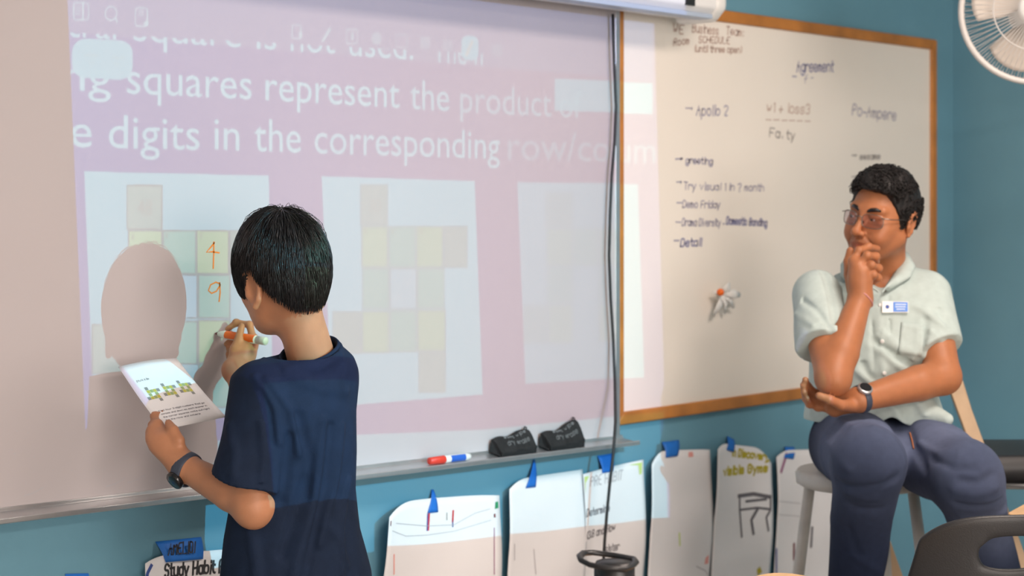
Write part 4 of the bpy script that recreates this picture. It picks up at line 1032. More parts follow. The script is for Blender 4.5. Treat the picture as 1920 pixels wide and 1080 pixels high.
# t-shirt
T = Sdf()
secs = [(C(0, y, BD)[2], *C(x, y, BD)[:2], a, b) for x, y, a, b in ((580, 652, .055, .056), (572, 672, .092, .066), (559, 698, .128, .078), (556, 760, .138, .094), (554, 850, .139, .101), (552, 920, .137, .104), (550, 1000, .150, .112), (556, 1080, .166, .124), (558, 1130, .170, .128))]
T.loft(secs, Lt, Ft, k=.02)
nrm = cs(-.25, -.96, 0.1); sl0, hemc = LSh+cs(.004, -.012, 0), C(452, 899, 3.325)
def sleeve(a, e, hem_, n, r0, r1, arm0, arm1, ra, hollow):     # open, thin-walled short sleeve
    q = Sdf(); q.cap(a, e, r0, r1); q.cap(arm0, arm1, ra, ra*.95, k=.02); q.plane(hem_, np.array(n), .003)
    d_ = (e-a)/np.linalg.norm(e-a); q.cap(hem_+d_*.032, hem_+d_*.09, hollow*.93, hollow*1.05, k=.004, op='s')
    return q
T.join(sleeve(sl0, C(452, 930, 3.325), hemc, nrm, .046, .0655, LSh, LEl, .047, .052), .045)
hr = RSh+(REl-RSh)*.72; T.join(sleeve(RSh+cs(0, -.01, 0), RSh+(REl-RSh)*.95, hr, REl-RSh, .046, .060, RSh, REl, .047, .053), .04)
up_ = (hb(-.034, 0, -.045)-nb); up_ /= np.linalg.norm(up_); cc = nb+up_*.010
T.cap(cc-up_*.040, cc-up_*.010, .072, .0615, k=.03)
base_T = Sdf(); base_T.ops = list(T.ops)
FL = []
for pts, w, amp in (([(500, 668), (535, 690), (600, 690), (640, 668)], .010, .002), ([(478, 706), (497, 735), (516, 768), (524, 830)], .007, .0045), ([(500, 712), (522, 740), (545, 772), (560, 850)], .008, .0045), ([(490, 725), (506, 765), (512, 830)], .007, -.003),
                    ([(545, 820), (538, 880), (530, 940)], .012, -.006), ([(604, 790), (596, 870), (588, 940), (560, 1040), (545, 1100)], .010, .006), ([(640, 800), (630, 900), (615, 960), (600, 1020)], .009, .005),
                    ([(622, 800), (612, 900), (592, 990), (575, 1080)], .010, -.005), ([(655, 900), (640, 980), (640, 1080)], .009, .005), ([(575, 900), (555, 960), (530, 1040)], .011, -.006), ([(470, 1000), (480, 1060), (478, 1120)], .012, .005),
                    ([(560, 780), (580, 860), (575, 930)], .013, -.004), ([(430, 800), (440, 850), (436, 890)], .010, .004), ([(490, 790), (495, 860), (490, 905)], .008, .003), ([(610, 985), (632, 1010), (650, 1060)], .008, .004), ([(540, 700), (600, 730), (650, 735)], .014, .003)):
    q = foldpx(base_T, pts, w*.85, amp*2.1, BD); FL.append(q)
T.rough(.0016, 26, 3)
for q in FL:
    if q: T.fold(*q)
T.cap(nb-up_*.03, nb+up_*.12, .0545, .0545, k=.003, op='s')
ccf, upf = cc.astype(f32), up_.astype(f32)
def neckcut(p):
    q = p-ccf; h_ = q@upf; r_ = np.sqrt(np.maximum((q*q).sum(1)-h_*h_, 0)); return np.where(r_ < .16, h_-.001-1.1*np.maximum(r_-.066, 0), -1).astype(f32)
T._push('i', neckcut, .004)
T.plane((0, 0, .63), (0, 0, -1))
T.loft([(.55, *C(556, 1080, BD)[:2], .160, .118), (.64, *C(556, 1080, BD)[:2], .158, .116), (.70, *C(556, 1080, BD)[:2], .10, .06)], Lt, Ft, k=.01, op='s')
shirt = sdfobj('t_shirt', T, .0036, M_navy, pup)
eL = Lt-up_*(Lt@up_); eL /= np.linalg.norm(eL); eF = np.cross(eL, up_); eF = eF if eF@Ft > 0 else -eF
collar = [cc+up_*(-.0035)+eL*.0585*math.sin(t)+eF*.0585*math.cos(t) for t in np.linspace(0, 2*math.pi, 49)[:-1]]
G().tube(collar, .0042, 10, closed=True, flat=2.4, hint=up_).make('collar_rib', M_navy, shirt, smooth=True)
# trousers and shoes
K = Sdf(); bx0 = C(554, 1080, BD); pz = lambda z, l, f: np.array((bx0[0], bx0[1], 0))+Lt*l+Ft*f+UP*z
K.ell(pz(.66, 0, 0), (.125, .088, .09), np.stack([Lt, Ft, UP], 1), k=.03)
for s in (-1, 1): K.chain([pz(.62, s*.060, 0), pz(.38, s*.078, .012), pz(.06, s*.085, -.015)], [.078, .062, .052], k=.03)
K.plane((0, 0, .045), (0, 0, -1))
sdfobj('trousers', K, .007, M_trs, pup)
for s in (-1, 1):
    c_ = pz(.035, s*.088, .035); A = np.stack([Lt, Ft, UP], 1); H_ = Sdf(); H_.ell(c_, (.042, .11, .042), A, k=.01); H_.ell(c_+Ft*(-.05)+UP*.02, (.038, .05, .045), A, k=.02); H_.plane((0, 0, .012), (0, 0, -1)); H_._push('i', lambda p: .012-p[:, 2], .001)
    sh = sdfobj('shoe', H_, .006, M_shoe, pup)
    G().lathe((c_[0], c_[1], .001), [(.039, 0), (.040, .012)], 24).make('sole', M_sole, sh)
# hair
he = hb(-.010, 0, .032); HR = np.array((.113, .098, .122))*hb.k
cutx = [-.13, -.088, -.072, -.060, -.046, -.030, -.012, .002, .030, .06, .085, .12]; cuty = [-.092, -.094, -.086, -.060, -.025, .012, .016, -.008, -.026, -.014, -.004, .004]
def haircut(S, h, cx, cy, k=.006):
    A = h.A.astype(f32); c = h.c.astype(f32)
    S._push('i', lambda p: (np.interp(((p-c)@A[:, 0])/h.k, cx, cy).astype(f32)-((p-c)@A[:, 2])/h.k)*h.k*.8, k)
Hs = Sdf(); Hs.ell(he, HR, hb.A); Hs.ell(hb(-.046, 0, -.035), np.array((.050, .060, .082))*hb.k, hb.A, k=.03)
Hs0 = Sdf(); Hs0.ops = list(Hs.ops)
haircut(Hs, hb, cutx, cuty)
hair = sdfobj('hair', Hs, .0032, M_hair, pup)
tb = Tubes(); kd = np.array((-.50, .10, .86)); kd /= np.linalg.norm(kd); ku, kv, _ = basis(kd, (1, 0, 0)); rs = np.random.default_rng(5)
HV = np.array([v.co for v in hair.data.vertices])+org(pup)
P_ = HV[rs.choice(len(HV), 9000)]; N_ = len(P_); kw = hb.A@kd
def grad(P):
    p = P.astype(f32); e = .002; g_ = np.stack([Hs0.val(p+np.array(d, f32)*e)-Hs0.val(p-np.array(d, f32)*e) for d in np.eye(3)], 1); return g_/(np.linalg.norm(g_, axis=1)[:, None]+1e-9)
lift0 = rs.uniform(-.001, .0035, N_); swirl = rs.normal(0, .22, N_); path = [P_]
stepv = rs.uniform(.0045, .0085, N_)
for st_i in range(8):
    n = grad(P_); d = P_-he; d = d/(np.linalg.norm(d, axis=1)[:, None]); fl = d*(d@kw)[:, None]-kw+(-hb.U*.35)[None]; fl -= n*(fl*n).sum(1)[:, None]
    fl /= np.linalg.norm(fl, axis=1)[:, None]+1e-9; sd_ = np.cross(n, fl); wob = .12*np.sin(P_@np.array((160., 190., 30.)))
    P_ = P_+(fl+sd_*(swirl+wob)[:, None]*.5)*stepv[:, None]; P_ = P_-grad(P_)*(Hs0.val(P_.astype(f32))-lift0-.0028*math.sin(.4*st_i))[:, None]; path.append(P_)
path = np.stack(path, 1); loc = hb.inv(path.reshape(-1, 3)).reshape(N_, 9, 3); okp = loc[..., 2] > np.interp(loc[..., 0], cutx, cuty)-.003-.011*rs.uniform(0, 1, N_)[:, None]
for i in range(N_):
    m = 9 if okp[i].all() else int(np.argmin(okp[i]))
    if m > 3: tb.add(path[i, :m], np.linspace(.0012, .00035, m)*rs.uniform(.6, 1.3))
for i in range(46):                                 # flyaway strands over the crown
    be = rs.uniform(0, 6.283); al = rs.uniform(.05, .5); pts = []
    for t in np.linspace(0, 1, 10):
        a2 = al+.9*t; d = kd*math.cos(a2)+(ku*math.cos(be)+kv*math.sin(be))*math.sin(a2); pts.append(he+hb.A@(d*HR*(1.02+.11*math.sin(math.pi*t)*rs.uniform(.5, 1))))
    tb.add(pts, np.linspace(.0006, .0003, 10))
s_ = tb.make('hair_strands', M_hair, hair); s_['kind'] = 'stuff'
for s in (-1, 1):
    e_ = G().ell(hb(.0755, s*.033, .002), np.array((.0122, .0122, .0122))*hb.k, nu=14, nv=10).make('eyeball', M_eye, pup, smooth=True)
    G().ell(hb(.0835, s*.034, .001), np.array((.0058, .0058, .0058))*hb.k, nu=10, nv=8).make('iris', M_iris, e_, smooth=True)
    G().tube([hb(.0885, s*.016, .024), hb(.0875, s*.030, .030), hb(.077, s*.048, .025)], [.002, .0032, .001], 8).make('eyebrow', M_hair, pup, smooth=True)
# watch
wd_ = (LWr-LEl); wd_ /= np.linalg.norm(wd_); wc = C(350, 880, 3.42)
wt = G().tube(ringpts(wc, wd_, .0320, .0320, FWD), .0030, 10, closed=True, flat=4.0, hint=wd_).make('wristwatch', M_band, pup, smooth=True, label='dark blue-grey smart watch')
v_ = cs(-.62, -.55, -.55); v_ -= wd_*(v_@wd_); v_ /= np.linalg.norm(v_)
G().lathe(wc+v_*.027, [(.0175, 0), (.019, .002), (.019, .009), (.017, .0115), (.004, .012)], 32, v_).make('watch_face', M_glassblk, wt, smooth=True)
G().lathe(wc+v_*.033+np.cross(v_, wd_)*.019, [(.003, 0), (.003, .003)], 12, np.cross(v_, wd_)).make('watch_button', M_alu, wt)
# marker held against the board
tipw = W(404, 625, .0235); e2 = C(499, 640, (tipw-EYE)@FWD-.085); dm = (e2-tipw)/np.linalg.norm(e2-tipw); LM = np.linalg.norm(e2-tipw)
mk = empty('dry_erase_marker', tipw, 'white and orange dry-erase marker pressed to the board by the child', 'marker')
G().lathe(tipw, [(.0015, 0), (.0028, .003), (.003, .010)], 14, dm).make('felt_tip', I_maroon, mk, smooth=True)
G().lathe(tipw, [(.0045, .009), (.0065, .016), (.0088, .026), (.0092, .030), (.0092, LM-.026), (.006, LM-.025)], 24, dm).make('barrel', M_white, mk, smooth=True)
G().lathe(tipw, [(.0088, LM-.026), (.0088, LM-.002), (.0075, LM)], 24, dm).make('end_plug', mat('grey_green_plastic', (.62, .68, .62), .4), mk, smooth=True)
u_ = cs(-.1, .5, -.85); u_ -= dm*(u_@dm); u_ /= np.linalg.norm(u_); v2 = np.cross(dm, u_)
def bandf(u, v): t = math.radians(-75+150*u); return tipw+dm*(.034+(LM-.064)*v)+(u_*math.cos(t)+v2*math.sin(t))*.00955
G().grid(bandf, 12, 2).make('colour_band', M_orange, mk, smooth=True)
# paper in the left hand
TLp, TRp, BRp, BLp = C(222, 688, 3.565), C(331, 672, 3.635), C(424, 782, 3.545), C(306, 806, 3.468)
pn = np.cross(TRp-TLp, BLp-TLp); pn /= np.linalg.norm(pn); pn = -pn if pn@FWD > 0 else pn
def pf(u, v): return (TLp*(1-u)+TRp*u)*(1-v)+(BLp*(1-u)+BRp*u)*v+pn*(.006*math.sin(math.pi*u)*(1-v)-.004*math.sin(math.pi*v))
ps = empty('worksheet', BLp, 'white worksheet with three small puzzle grids held in the child\'s left hand', 'paper sheet')
o = G().grid(pf, 12, 12).make('paper', M_paper, ps, smooth=True); m = o.modifiers.new('thick', 'SOLIDIFY'); m.thickness = .0005
M_pg = {k: mat('print_'+k, c, .7) for k, c in dict(grey=(.28, .29, .28), yellow=(.55, .52, .10), green=(.36, .45, .20), text=(.16, .15, .18)).items()}
def cellg(cx, cy, items):
    for (i, j, kx) in items:
        g = G(); w, hh = .052, .047; u0, v0 = cx+i*w, cy+j*hh
        g.V = [tuple(pf(u, v)+pn*.0009) for u, v in ((u0+.002, v0+.002), (u0+w-.002, v0+.002), (u0+w-.002, v0+hh-.002), (u0+.002, v0+hh-.002))]; g.F = [(0, 1, 2, 3)]; g.make('printed_square', M_pg[kx], ps)
PZ = ((0, 0, 'grey'), (0, 1, 'yellow'), (1, 1, 'green'), (2, 1, 'yellow'), (3, 1, 'grey'), (0, 2, 'green'), (2, 2, 'green'), (-1, 3, 'grey'), (0, 3, 'yellow'), (1, 3, 'green'), (2, 3, 'yellow'), (2, 4, 'grey'))
for cx in (.16, .43, .70): cellg(cx, .36-.03*cx, PZ)
for k, t in enumerate(('Find four 3-digit numbers that go', 'across and down so each answer in', 'the corner squares works out right', 'for the rows and columns')):
    g = G(); write(g, t, lambda u, v: pf(.13+(.74 if k < 3 else .55)*u, .735+.050*k-.014*v)+pn*.0009, .0007, pn); g.make('printed_line', M_pg['text'], ps)
g = G(); write(g, 'puzzle', lambda u, v: pf(.12+.2*u, .26-.018*v)+pn*.0009, .001, pn); g.make('printed_line', M_pg['grey'], ps)

# ------------------------------------------------------------------ the seated man
man = empty('person', (S0[0], S0[1], SZ), 'smiling man in mint shirt and jeans on a stool, hand at his chin', 'person')
hm = Head(C(1653, 411, 4.55), *frame(44, 8, 13, 'toward'), .955)
t_ = math.radians(14); Lm = cs(math.cos(t_), 0, -math.sin(t_)); Fm = cs(-math.sin(t_), 0, -math.cos(t_))
RS, RE, RW = C(1530, 550, 4.50), C(1562, 706, 4.30), C(1613, 560, 4.40)
LS, LE, LW = C(1738, 552, 4.58), C(1768, 706, 4.44), C(1612, 749, 4.32)
A_ = Sdf(); add_head(A_, hm, smile=True)
nm = C(1658, 520, 4.63)
A_.cap(nm, hm(-.028, 0, -.06), .056, .054, k=.03)
A_.loft([(C(0, y, 4.6)[2], *C(x, y, d)[:2], a, b) for x, y, d, a, b in ((1655, 515, 4.63, .06, .05), (1645, 545, 4.61, .15, .07), (1640, 600, 4.58, .15, .095), (1636, 720, 4.59, .135, .105), (1636, 840, 4.62, .15, .11))], Lm, Fm, k=.03)
add_arm(A_, RS, RE, RW, (.050, .043, .044, .0285)); add_arm(A_, LS, LE, LW, (.050, .045, .045, .0295))
A_.ell(RE+cs(0, -.012, -.008), (.034, .034, .034), k=.02)
fm = .0098
pal = [C(1602, 489, 4.405), C(1609, 499, 4.392), C(1617, 511, 4.387), C(1624, 523, 4.39)]
fin = [[C(1611, 470, 4.412), C(1629, 463, 4.430), C(1645, 466, 4.452)], [C(1626, 479, 4.385), C(1642, 481, 4.405), C(1643, 492, 4.425)], [C(1634, 497, 4.38), C(1647, 503, 4.40), C(1642, 513, 4.42)], [C(1638, 515, 4.382), C(1646, 521, 4.40), C(1639, 529, 4.412)]]
hand_px(A_, RW, fin, [C(1600, 545, 4.425), C(1592, 515, 4.45), C(1590, 490, 4.465), C(1594, 470, 4.468)], pal, .029, fm)
A_.ell(C(1611, 522, 4.40), (.028, .024, .034), k=.02)
pal = [C(1556, 748, 4.345), C(1556, 756, 4.355), C(1560, 764, 4.36), C(1566, 770, 4.36)]
fin = [[C(1530, 738, 4.352), C(1514, 724, 4.345), C(1510, 712, 4.325)], [C(1526, 748, 4.362), C(1510, 736, 4.352), C(1506, 722, 4.33)], [C(1528, 757, 4.366), C(1512, 748, 4.354), C(1508, 735, 4.332)], [C(1534, 764, 4.366), C(1518, 758, 4.355), C(1514, 747, 4.335)]]
hand_px(A_, LW, fin, [C(1598, 760, 4.305), C(1578, 760, 4.27), C(1556, 749, 4.255), C(1536, 742, 4.262)], pal, .029, fm)
mcol = np.array((.43, .165, .072), f32)
hc0 = hm(.02, 0, -.02)
M_skinm = skinmat('man_skin', 1)
body = sdfobj('body', A_, .005, M_skinm, man, tintskin(mcol, hm, .45, .8), fine=(hc0-.155, hc0+.145), fcell=.0019)
for s in (-1, 1):
    G().tube([hm(.0925, s*.012, .0215), hm(.0925, s*.022, .0265), hm(.088, s*.036, .0295), hm(.076, s*.051, .026)], [.0040, .0056, .0052, .0020], 8).make('eyebrow', M_hair, man, smooth=True)
    e_ = G().ell(hm(.0762, s*.033, .002), np.array((.0128, .0128, .0122))*hm.k, nu=14, nv=10).make('eyeball', M_eye, man, smooth=True)
    G().ell(hm(.0838, s*.0325-.0065, .0012), np.array((.0062, .0062, .0062))*hm.k, nu=10, nv=8).make('iris', M_iris, e_, smooth=True)
# hair: cropped sides, curls on top
hx = [-.13, -.09, -.065, -.045, -.028, -.012, .006, .020, .030, .045, .06, .085, .12]; hy = [-.045, -.05, -.045, -.028, .0, .026, -.020, -.034, .012, .040, .070, .080, .082]
Q = Sdf(); Q.ell(hm(-.014, 0, .036), np.array((.108, .0865, .108))*hm.k, hm.A); Q.ell(hm(.008, 0, .092), np.array((.088, .066, .044))*hm.k, hm.A, k=.03); haircut(Q, hm, hx, hy)
Q.rough(.002, 120, 2); mh = sdfobj('hair', Q, .0035, M_curl, man)
tb = Tubes(); rs = np.random.default_rng(9)
for i in range(3200):
    d = rs.normal(size=3); d /= np.linalg.norm(d)
    if d[2] < -.45: continue
    top = d[2] > .30 or (d[0] > .2 and d[2] > .05)
    P0 = np.array((-.014, 0, .036))+d*np.array((.112, .0905, .112)) if not top else np.array((.004, 0, .060))+d*np.array((.096, .078, .080))
    if P0[2] < np.interp(P0[0], hx, hy)+.004: continue
    R = rs.uniform(.006, .011) if top else rs.uniform(.003, .005); a, b, n = basis(d, rs.normal(size=3)); tu = rs.uniform(.8, 1.35); ph = rs.uniform(0, 6.28)
    pts = []
    for t in np.linspace(0, 1, 11):
        th = ph+tu*6.283*t; pts.append(hm(*(P0+a*R*math.cos(th)+b*R*.4*math.sin(th)+n*(R*.75*math.sin(th)+(.008 if top else .002)*t-.002))))
    tb.add(pts, np.linspace(.0019, .0009, 11)*(1 if top else .7), 4)
s_ = tb.make('curls', M_curl, mh); s_['kind'] = 'stuff'
# spectacles
M_lens = bpy.data.materials.new('spectacle_lens'); M_lens.use_nodes = True; nt = M_lens.node_tree; N = nt.nodes; N.remove(N['Principled BSDF'])
tr = N.new('ShaderNodeBsdfTransparent'); tr.inputs[0].default_value = (.74, .64, .66, 1); gl = N.new('ShaderNodeBsdfGlossy'); gl.inputs[1].default_value = .05; mx = N.new('ShaderNodeMixShader'); mx.inputs[0].default_value = .07
nt.links.new(tr.outputs[0], mx.inputs[1]); nt.links.new(gl.outputs[0], mx.inputs[2]); nt.links.new(mx.outputs[0], N['Material Output'].inputs[0])
gls = None
for s in (-1, 1):
    rim = []
    for t in np.linspace(0, 2*math.pi, 41)[:-1]:
        ct, st2 = math.cos(t), math.sin(t); l = .0265*math.copysign(abs(ct)**.62, ct); u = .0185*math.copysign(abs(st2)**.62, st2); rim.append(hm(.108-.010*((.036+l)/.03)**2*.5, s*(.0355+l), .001+u-.003))
    o = G().tube(rim, .0011, 6, closed=True).make('eyeglasses' if gls is None else 'lens_rim', M_metal, man if gls is None else gls, smooth=True)
    if gls is None: gls = o
    g = G(); g.add(rim, [tuple(range(40))]); g.make('lens', M_lens, gls)
    G().tube([hm(.097, s*.062, .010), hm(.06, s*.076, .010), hm(.0, s*.083, .012), hm(-.016, s*.083, .004)], .0013, 6).make('temple_arm', M_metal, gls, smooth=True)
    G().tube([hm(.106, s*.012, -.004), hm(.100, s*.011, -.010)], .0014, 6).make('nose_pad', M_metal, gls)
G().tube([hm(.108, -.010, .004), hm(.111, 0, .008), hm(.108, .010, .004)], .0013, 6).make('bridge', M_metal, gls, smooth=True)
# shirt
Z = Sdf()
Z.loft([(C(0, y, 4.6)[2], *C(x, y, d)[:2], a, b) for x, y, d, a, b in ((1656, 496, 4.63, .068, .062), (1652, 512, 4.63, .105, .07), (1645, 530, 4.61, .150, .082), (1640, 570, 4.59, .176, .112), (1640, 640, 4.58, .168, .126), (1634, 720, 4.58, .163, .130), (1640, 780, 4.585, .182, .150), (1646, 850, 4.57, .195, .165))], Lm, Fm, k=.03)
RH, LH = RS+(RE-RS)*.66, LS+(LE-LS)*.70
Z.join(sleeve(RS+cs(.004, -.004, .01), RS+(RE-RS)*.80+cs(-.016, 0, 0), RH, (RE-RS)+cs(-.04, -.05, -.04), .056, .070, RS, RE, .060, .056), .045)
Z.join(sleeve(LS+cs(-.004, -.004, .01), LS+(LE-LS)*.85, LH, (LE-LS)+cs(.08, .03, 0), .060, .066, LS, LE, .060, .055), .045)
Z.cap(C(1712, 764, 4.475), C(1776, 786, 4.40), .040, .016, k=.06); Z.cap(C(1655, 765, 4.47), C(1680, 788, 4.425), .036, .018, k=.05)
baseZ = Sdf(); baseZ.ops = list(Z.ops)
Z.rough(.0018, 22, 8)
for pts, w, amp in (([(1500, 560), (1530, 580), (1560, 620)], .008, -.006), ([(1492, 590), (1525, 610), (1570, 650)], .008, .005), ([(1490, 620), (1530, 640)], .008, -.005), ([(1545, 510), (1560, 560), (1565, 600), (1560, 640)], .010, -.010), ([(1560, 500), (1575, 540), (1580, 580)], .008, .005),
                    ([(1648, 556), (1650, 620), (1655, 690), (1662, 740)], .010, .003), ([(1634, 560), (1636, 640), (1640, 740)], .005, -.0035), ([(1666, 556), (1668, 620), (1674, 690)], .005, -.0035),
                    ([(1640, 640), (1680, 670), (1725, 690)], .010, -.008), ([(1650, 620), (1690, 655), (1735, 668)], .010, .006), ([(1655, 660), (1690, 690), (1700, 710)], .010, .007), ([(1610, 660), (1625, 700), (1650, 725)], .009, -.007), ([(1600, 690), (1630, 715), (1680, 722)], .009, .007),
                    ([(1735, 600), (1728, 650), (1722, 690)], .009, -.008), ([(1700, 605), (1730, 620), (1726, 660)], .006, .003), ([(1590, 620), (1605, 680)], .010, .005), ([(1700, 735), (1725, 760), (1740, 790)], .010, .006), ([(1660, 745), (1680, 770), (1690, 800)], .010, .005), ([(1530, 740), (1520, 775)], .008, .005),
                    ([(1690, 560), (1730, 580), (1770, 610)], .010, .004), ([(1760, 570), (1768, 610), (1770, 650)], .009, -.004), ([(1745, 620), (1765, 640), (1785, 640)], .007, .004)):
    q = foldpx(baseZ, pts, w*.85, amp*1.8, 4.5)
    if q: Z.fold(*q)
for hc_, d_, r_ in ((RH, RE-RS, .064), (LH, LE-LS, .061)):
    d_ = d_/np.linalg.norm(d_); rp = ringpts(hc_-d_*.024, d_, r_, r_, FWD, 24); Z.fold(rp+rp[:1], .0035, -.003)
Z.cap(C(1656, 480, 4.61), C(1649, 556, 4.455), .066, .006, k=.006, op='s')
zh = C(0, 793, 4.42)[2]
def hem(p):                                        # curved shirt tails
    x = (p-man_c)@Lm.astype(f32); return (zh-.012+.026*np.exp(-((x-.088)/.030)**2)+.012*np.exp(-((x-.0)/.05)**2)-p[:, 2]).astype(f32)
man_c = np.array((S0[0], S0[1], 0), f32); Z._push('i', hem, .004)
Z.loft([(zh-.08, *C(1636, 800, 4.61)[:2], .160, .128), (zh+.02, *C(1636, 800, 4.61)[:2], .160, .128), (zh+.07, *C(1636, 800, 4.61)[:2], .10, .06)], Lm, Fm, k=.01, op='s')
shm = sdfobj('short_sleeved_shirt', Z, .0042, M_mint, man)
def patch(px, nu=8, nv=8, off=.003, src=None, near=4.5):
    src = src or Z
    def f(u, v):
        x = (px[0][0]*(1-u)+px[1][0]*u)*(1-v)+(px[3][0]*(1-u)+px[2][0]*u)*v; y = (px[0][1]*(1-u)+px[1][1]*u)*(1-v)+(px[3][1]*(1-u)+px[2][1]*u)*v
        h = hit(src, x, y, near=near); return (h[0]+h[1]*off) if h else C(x, y, near)
    return G().grid(f, nu, nv)
def solid(o, t): m = o.modifiers.new('thick', 'SOLIDIFY'); m.thickness = t; return o
# collar flaps: fold over from the neck band to the points
def flap(inner, outer, name):
    n = len(inner)
    def f(u, v):
        i = min(int(u*(n-1)), n-2); t = u*(n-1)-i; a = inner[i]*(1-t)+inner[i+1]*t; b = outer[i]*(1-t)+outer[i+1]*t
        return a*(1-v)+b*v+cs(0, .010*math.sin(math.pi*v), -.006*math.sin(math.pi*v))
    return solid(G().grid(f, 14, 6).make(name, M_mint, shm, smooth=True), .004)
def zh_(x, y, o=.012): h = hit(baseZ, x, y, near=4.5); return h[0]+h[1]*o
flap([C(1690, 470, 4.66), C(1688, 484, 4.61), C(1676, 512, 4.555), C(1652, 549, 4.462)], [C(1712, 492, 4.66), zh_(1716, 506), zh_(1706, 528, .014), zh_(1664, 552, .009)], 'collar_flap')
flap([C(1620, 476, 4.68), C(1603, 480, 4.64), C(1606, 510, 4.57), C(1646, 549, 4.462)], [C(1600, 490, 4.70), C(1578, 496, 4.62), zh_(1580, 528, .014), zh_(1622, 556, .009)], 'collar_flap')
bandp = [C(1690, 476, 4.655), C(1660, 480, 4.70), C(1625, 482, 4.69), C(1606, 490, 4.63)]
for (x, y) in ((1651, 572), (1654, 640), (1658, 700)):
    h = hit(Z, x, y, near=4.5); G().lathe(h[0], [(.0052, -.001), (.0055, .0015), (.004, .0022), (.0005, .002)], 14, h[1]).make('button', M_white, shm, smooth=True)
solid(patch([(1690, 604), (1734, 612), (1728, 668), (1684, 662)], off=.0022).make('chest_pocket', M_mint, shm, smooth=True), .002)
def flatrect(x0, y0, x1, y1, off, name, m, parent, t=.002):
    a, b, c, d = [hit(Z, x, y, near=4.5) for x, y in ((x0, y0), (x1, y0), (x1, y1), (x0, y1))]
    nn = sum(q[1] for q in (a, b, c, d)); nn /= np.linalg.norm(nn); P = [q[0] for q in (a, b, c, d)]; ce = sum(P)/4
    P = [p-nn*((p-ce)@nn)+nn*off for p in P]
    return G().hexa(P[::-1], [p+nn*t for p in P[::-1]]).make(name, m, parent), P, nn
bd, P, nn = flatrect(1653, 567, 1702, 588, .006, 'name_badge', M_white, man)
def bq(u, v, e): return (P[0]*(1-u)+P[1]*u)*(1-v)+(P[3]*(1-u)+P[2]*u)*v+nn*(.002+e)
g = G(); g.add([bq(.42, .06, .0008), bq(.98, .06, .0008), bq(.98, .94, .0008), bq(.42, .94, .0008)], [(0, 1, 2, 3)]); g.make('blue_panel', mat('badge_blue', (.02, .17, .62), .4), bd)
g = G(); g.add([bq(.2+.075*math.cos(t), .5+.17*math.sin(t), .0008) for t in np.linspace(0, 6.28, 17)[:-1]], [tuple(range(16))]); g.make('blue_dot', I_navy, bd)
for k, (a, b) in enumerate(((.52, .90), (.52, .88), (.56, .86))):
    g = G(); g.ribbon([bq(a, .28+.22*k, .0014), bq(b, .28+.22*k, .0014)], .0030, nn); g.make('badge_line', mat('badge_line', (.55, .66, .85), .5), bd)
# bracelet and watch
wx = RW-RE; wx /= np.linalg.norm(wx)
G().tube(ringpts(RW+wx*.004, wx+cs(.35, 0, -.1), .0345, .0335, FWD, 32), .0028, 8, closed=True).make('bracelet', mat('pink_cord', (.50, .22, .20), .7), man, smooth=True)
wx = LW-LE; wx /= np.linalg.norm(wx); wc = LW-wx*.004
wt = G().tube(ringpts(wc, wx, .0330, .0330, FWD, 36), .0026, 10, closed=True, flat=3.6, hint=wx).make('wristwatch', M_band, man, smooth=True, label='wristwatch with dark band and silver case')
vv = cs(-.05, .72, -.70); vv -= wx*(vv@wx); vv /= np.linalg.norm(vv)
G().lathe(wc+vv*.031, [(.017, 0), (.0185, .002), (.0185, .008), (.016, .010)], 30, vv).make('watch_case', M_alu, wt, smooth=True)
G().lathe(wc+vv*.041, [(.0150, 0), (.0145, .0012)], 30, vv).make('watch_face', M_glassblk, wt)
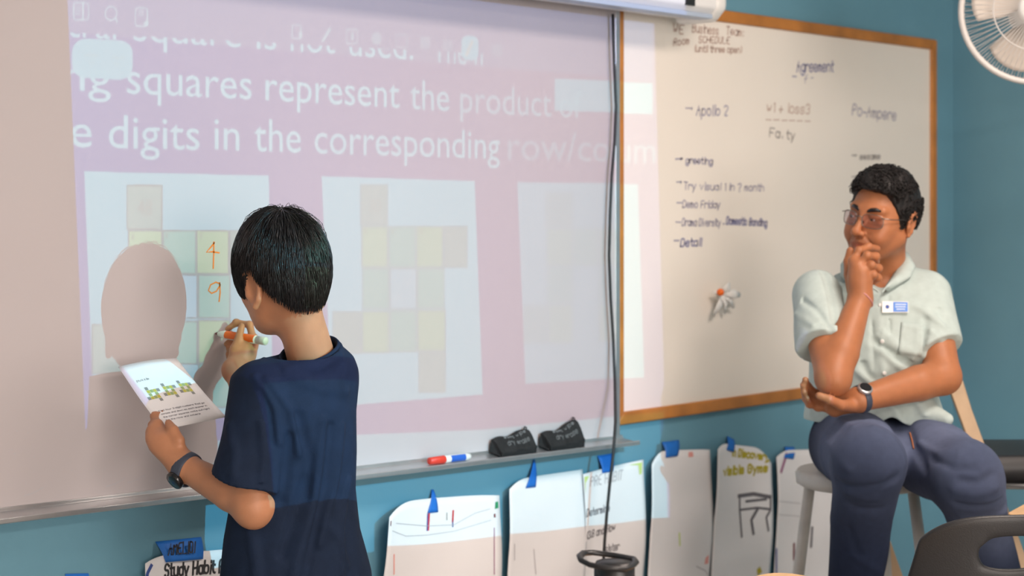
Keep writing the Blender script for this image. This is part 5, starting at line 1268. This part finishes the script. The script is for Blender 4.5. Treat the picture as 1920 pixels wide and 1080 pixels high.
# jeans
J = Sdf()
RHp, RK, RA = C(1592, 832, 4.58), C(1630, 866, 4.215), C(1598, 1150, 4.44)
LHp, LK, LA = C(1704, 836, 4.56), C(1812, 892, 4.235), C(1886, 1150, 4.44)
J.ell(C(1645, 835, 4.62), (.158, .14, .098), np.stack([Lm, Fm, UP], 1), k=.04)
for Hp, Kn, An in ((RHp, RK, RA), (LHp, LK, LA)):
    J.chain([Hp, Hp*.45+Kn*.55, Kn], [.106, .098, .084], k=.04); m_ = Kn*.62+An*.38+cs(0, 0, .02)
    J.chain([Kn, m_, An], [.082, .074, .064], k=.03)
baseJ = Sdf(); baseJ.ops = list(J.ops)
J.rough(.0022, 20, 4)
for pts, w, amp in (([(1570, 905), (1620, 915), (1680, 895)], .011, -.008), ([(1590, 925), (1640, 935), (1690, 920)], .011, .006), ([(1600, 950), (1650, 955), (1685, 945)], .011, -.006), ([(1530, 800), (1560, 840), (1590, 880)], .012, .006), ([(1600, 1040), (1630, 1060), (1650, 1075)], .010, .006), ([(1590, 990), (1610, 1040)], .010, -.005),
                    ([(1800, 900), (1835, 905), (1862, 890)], .010, -.009), ([(1790, 920), (1830, 928), (1868, 915)], .010, .007), ([(1795, 945), (1840, 950), (1875, 940)], .010, -.008), ([(1805, 970), (1850, 972), (1885, 960)], .010, .007), ([(1720, 830), (1760, 850), (1810, 850)], .012, .006), ([(1700, 800), (1715, 840), (1735, 880)], .012, -.008), ([(1745, 860), (1790, 880), (1830, 880)], .010, -.006),
                    ([(1560, 780), (1600, 800), (1660, 800)], .014, .005), ([(1640, 800), (1680, 830), (1695, 870)], .010, .006)):
    q = foldpx(baseJ, pts, w, amp, 4.3)
    if q: J.fold(*q)
J._push('i', lambda p: .365-p[:, 2], .003)
J._push('i', lambda p: np.where((p[:, 0]-f32(S0[0]))**2+(p[:, 1]-f32(S0[1]))**2 < .20**2, np.minimum(SZ+.003-p[:, 2], p[:, 2]-SZ+.06), -1).astype(f32), .002)
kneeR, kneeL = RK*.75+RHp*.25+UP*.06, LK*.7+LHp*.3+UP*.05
def denim(V):  # paler knees: faded denim, with their bright lighting put into the colour
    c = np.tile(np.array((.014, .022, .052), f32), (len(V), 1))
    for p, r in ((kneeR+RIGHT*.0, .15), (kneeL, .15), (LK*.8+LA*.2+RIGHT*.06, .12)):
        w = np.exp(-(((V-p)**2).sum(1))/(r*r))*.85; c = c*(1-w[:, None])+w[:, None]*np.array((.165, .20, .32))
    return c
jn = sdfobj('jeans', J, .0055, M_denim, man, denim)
M_st = mat('copper_thread', (.45, .16, .06), .6)
for pts in ([(1707, 812), (1711, 826), (1714, 842)],):
    P = [hit(J, x, y, near=4.4) for x, y in pts]; G().tube([q[0]+q[1]*.002 for q in P if q], .0018, 6).make('fly_stitch', M_st, jn)
for An, fd_ in ((RA, cs(-.1, 0, -1)), (LA, cs(.25, 0, -1))):
    fd_ = fd_-UP*.12; fd_ /= np.linalg.norm(fd_); sd = np.cross(fd_, UP); sd /= np.linalg.norm(sd); u3 = np.cross(sd, fd_); A3 = np.stack([sd, fd_, u3], 1); c3 = An-UP*.045+fd_*.06
    H_ = Sdf(); H_.ell(c3, (.045, .13, .042), A3, k=.01); H_.ell(c3-fd_*.05+u3*.03, (.042, .06, .05), A3, k=.02); H_.cap(An+UP*.02, An-UP*.03, .042, .042, k=.02); H_._push('i', lambda p, c=c3, n=u3: -((p-c.astype(f32))@n.astype(f32))-.028, .003)
    sdfobj('shoe', H_, .007, M_shoe, man)
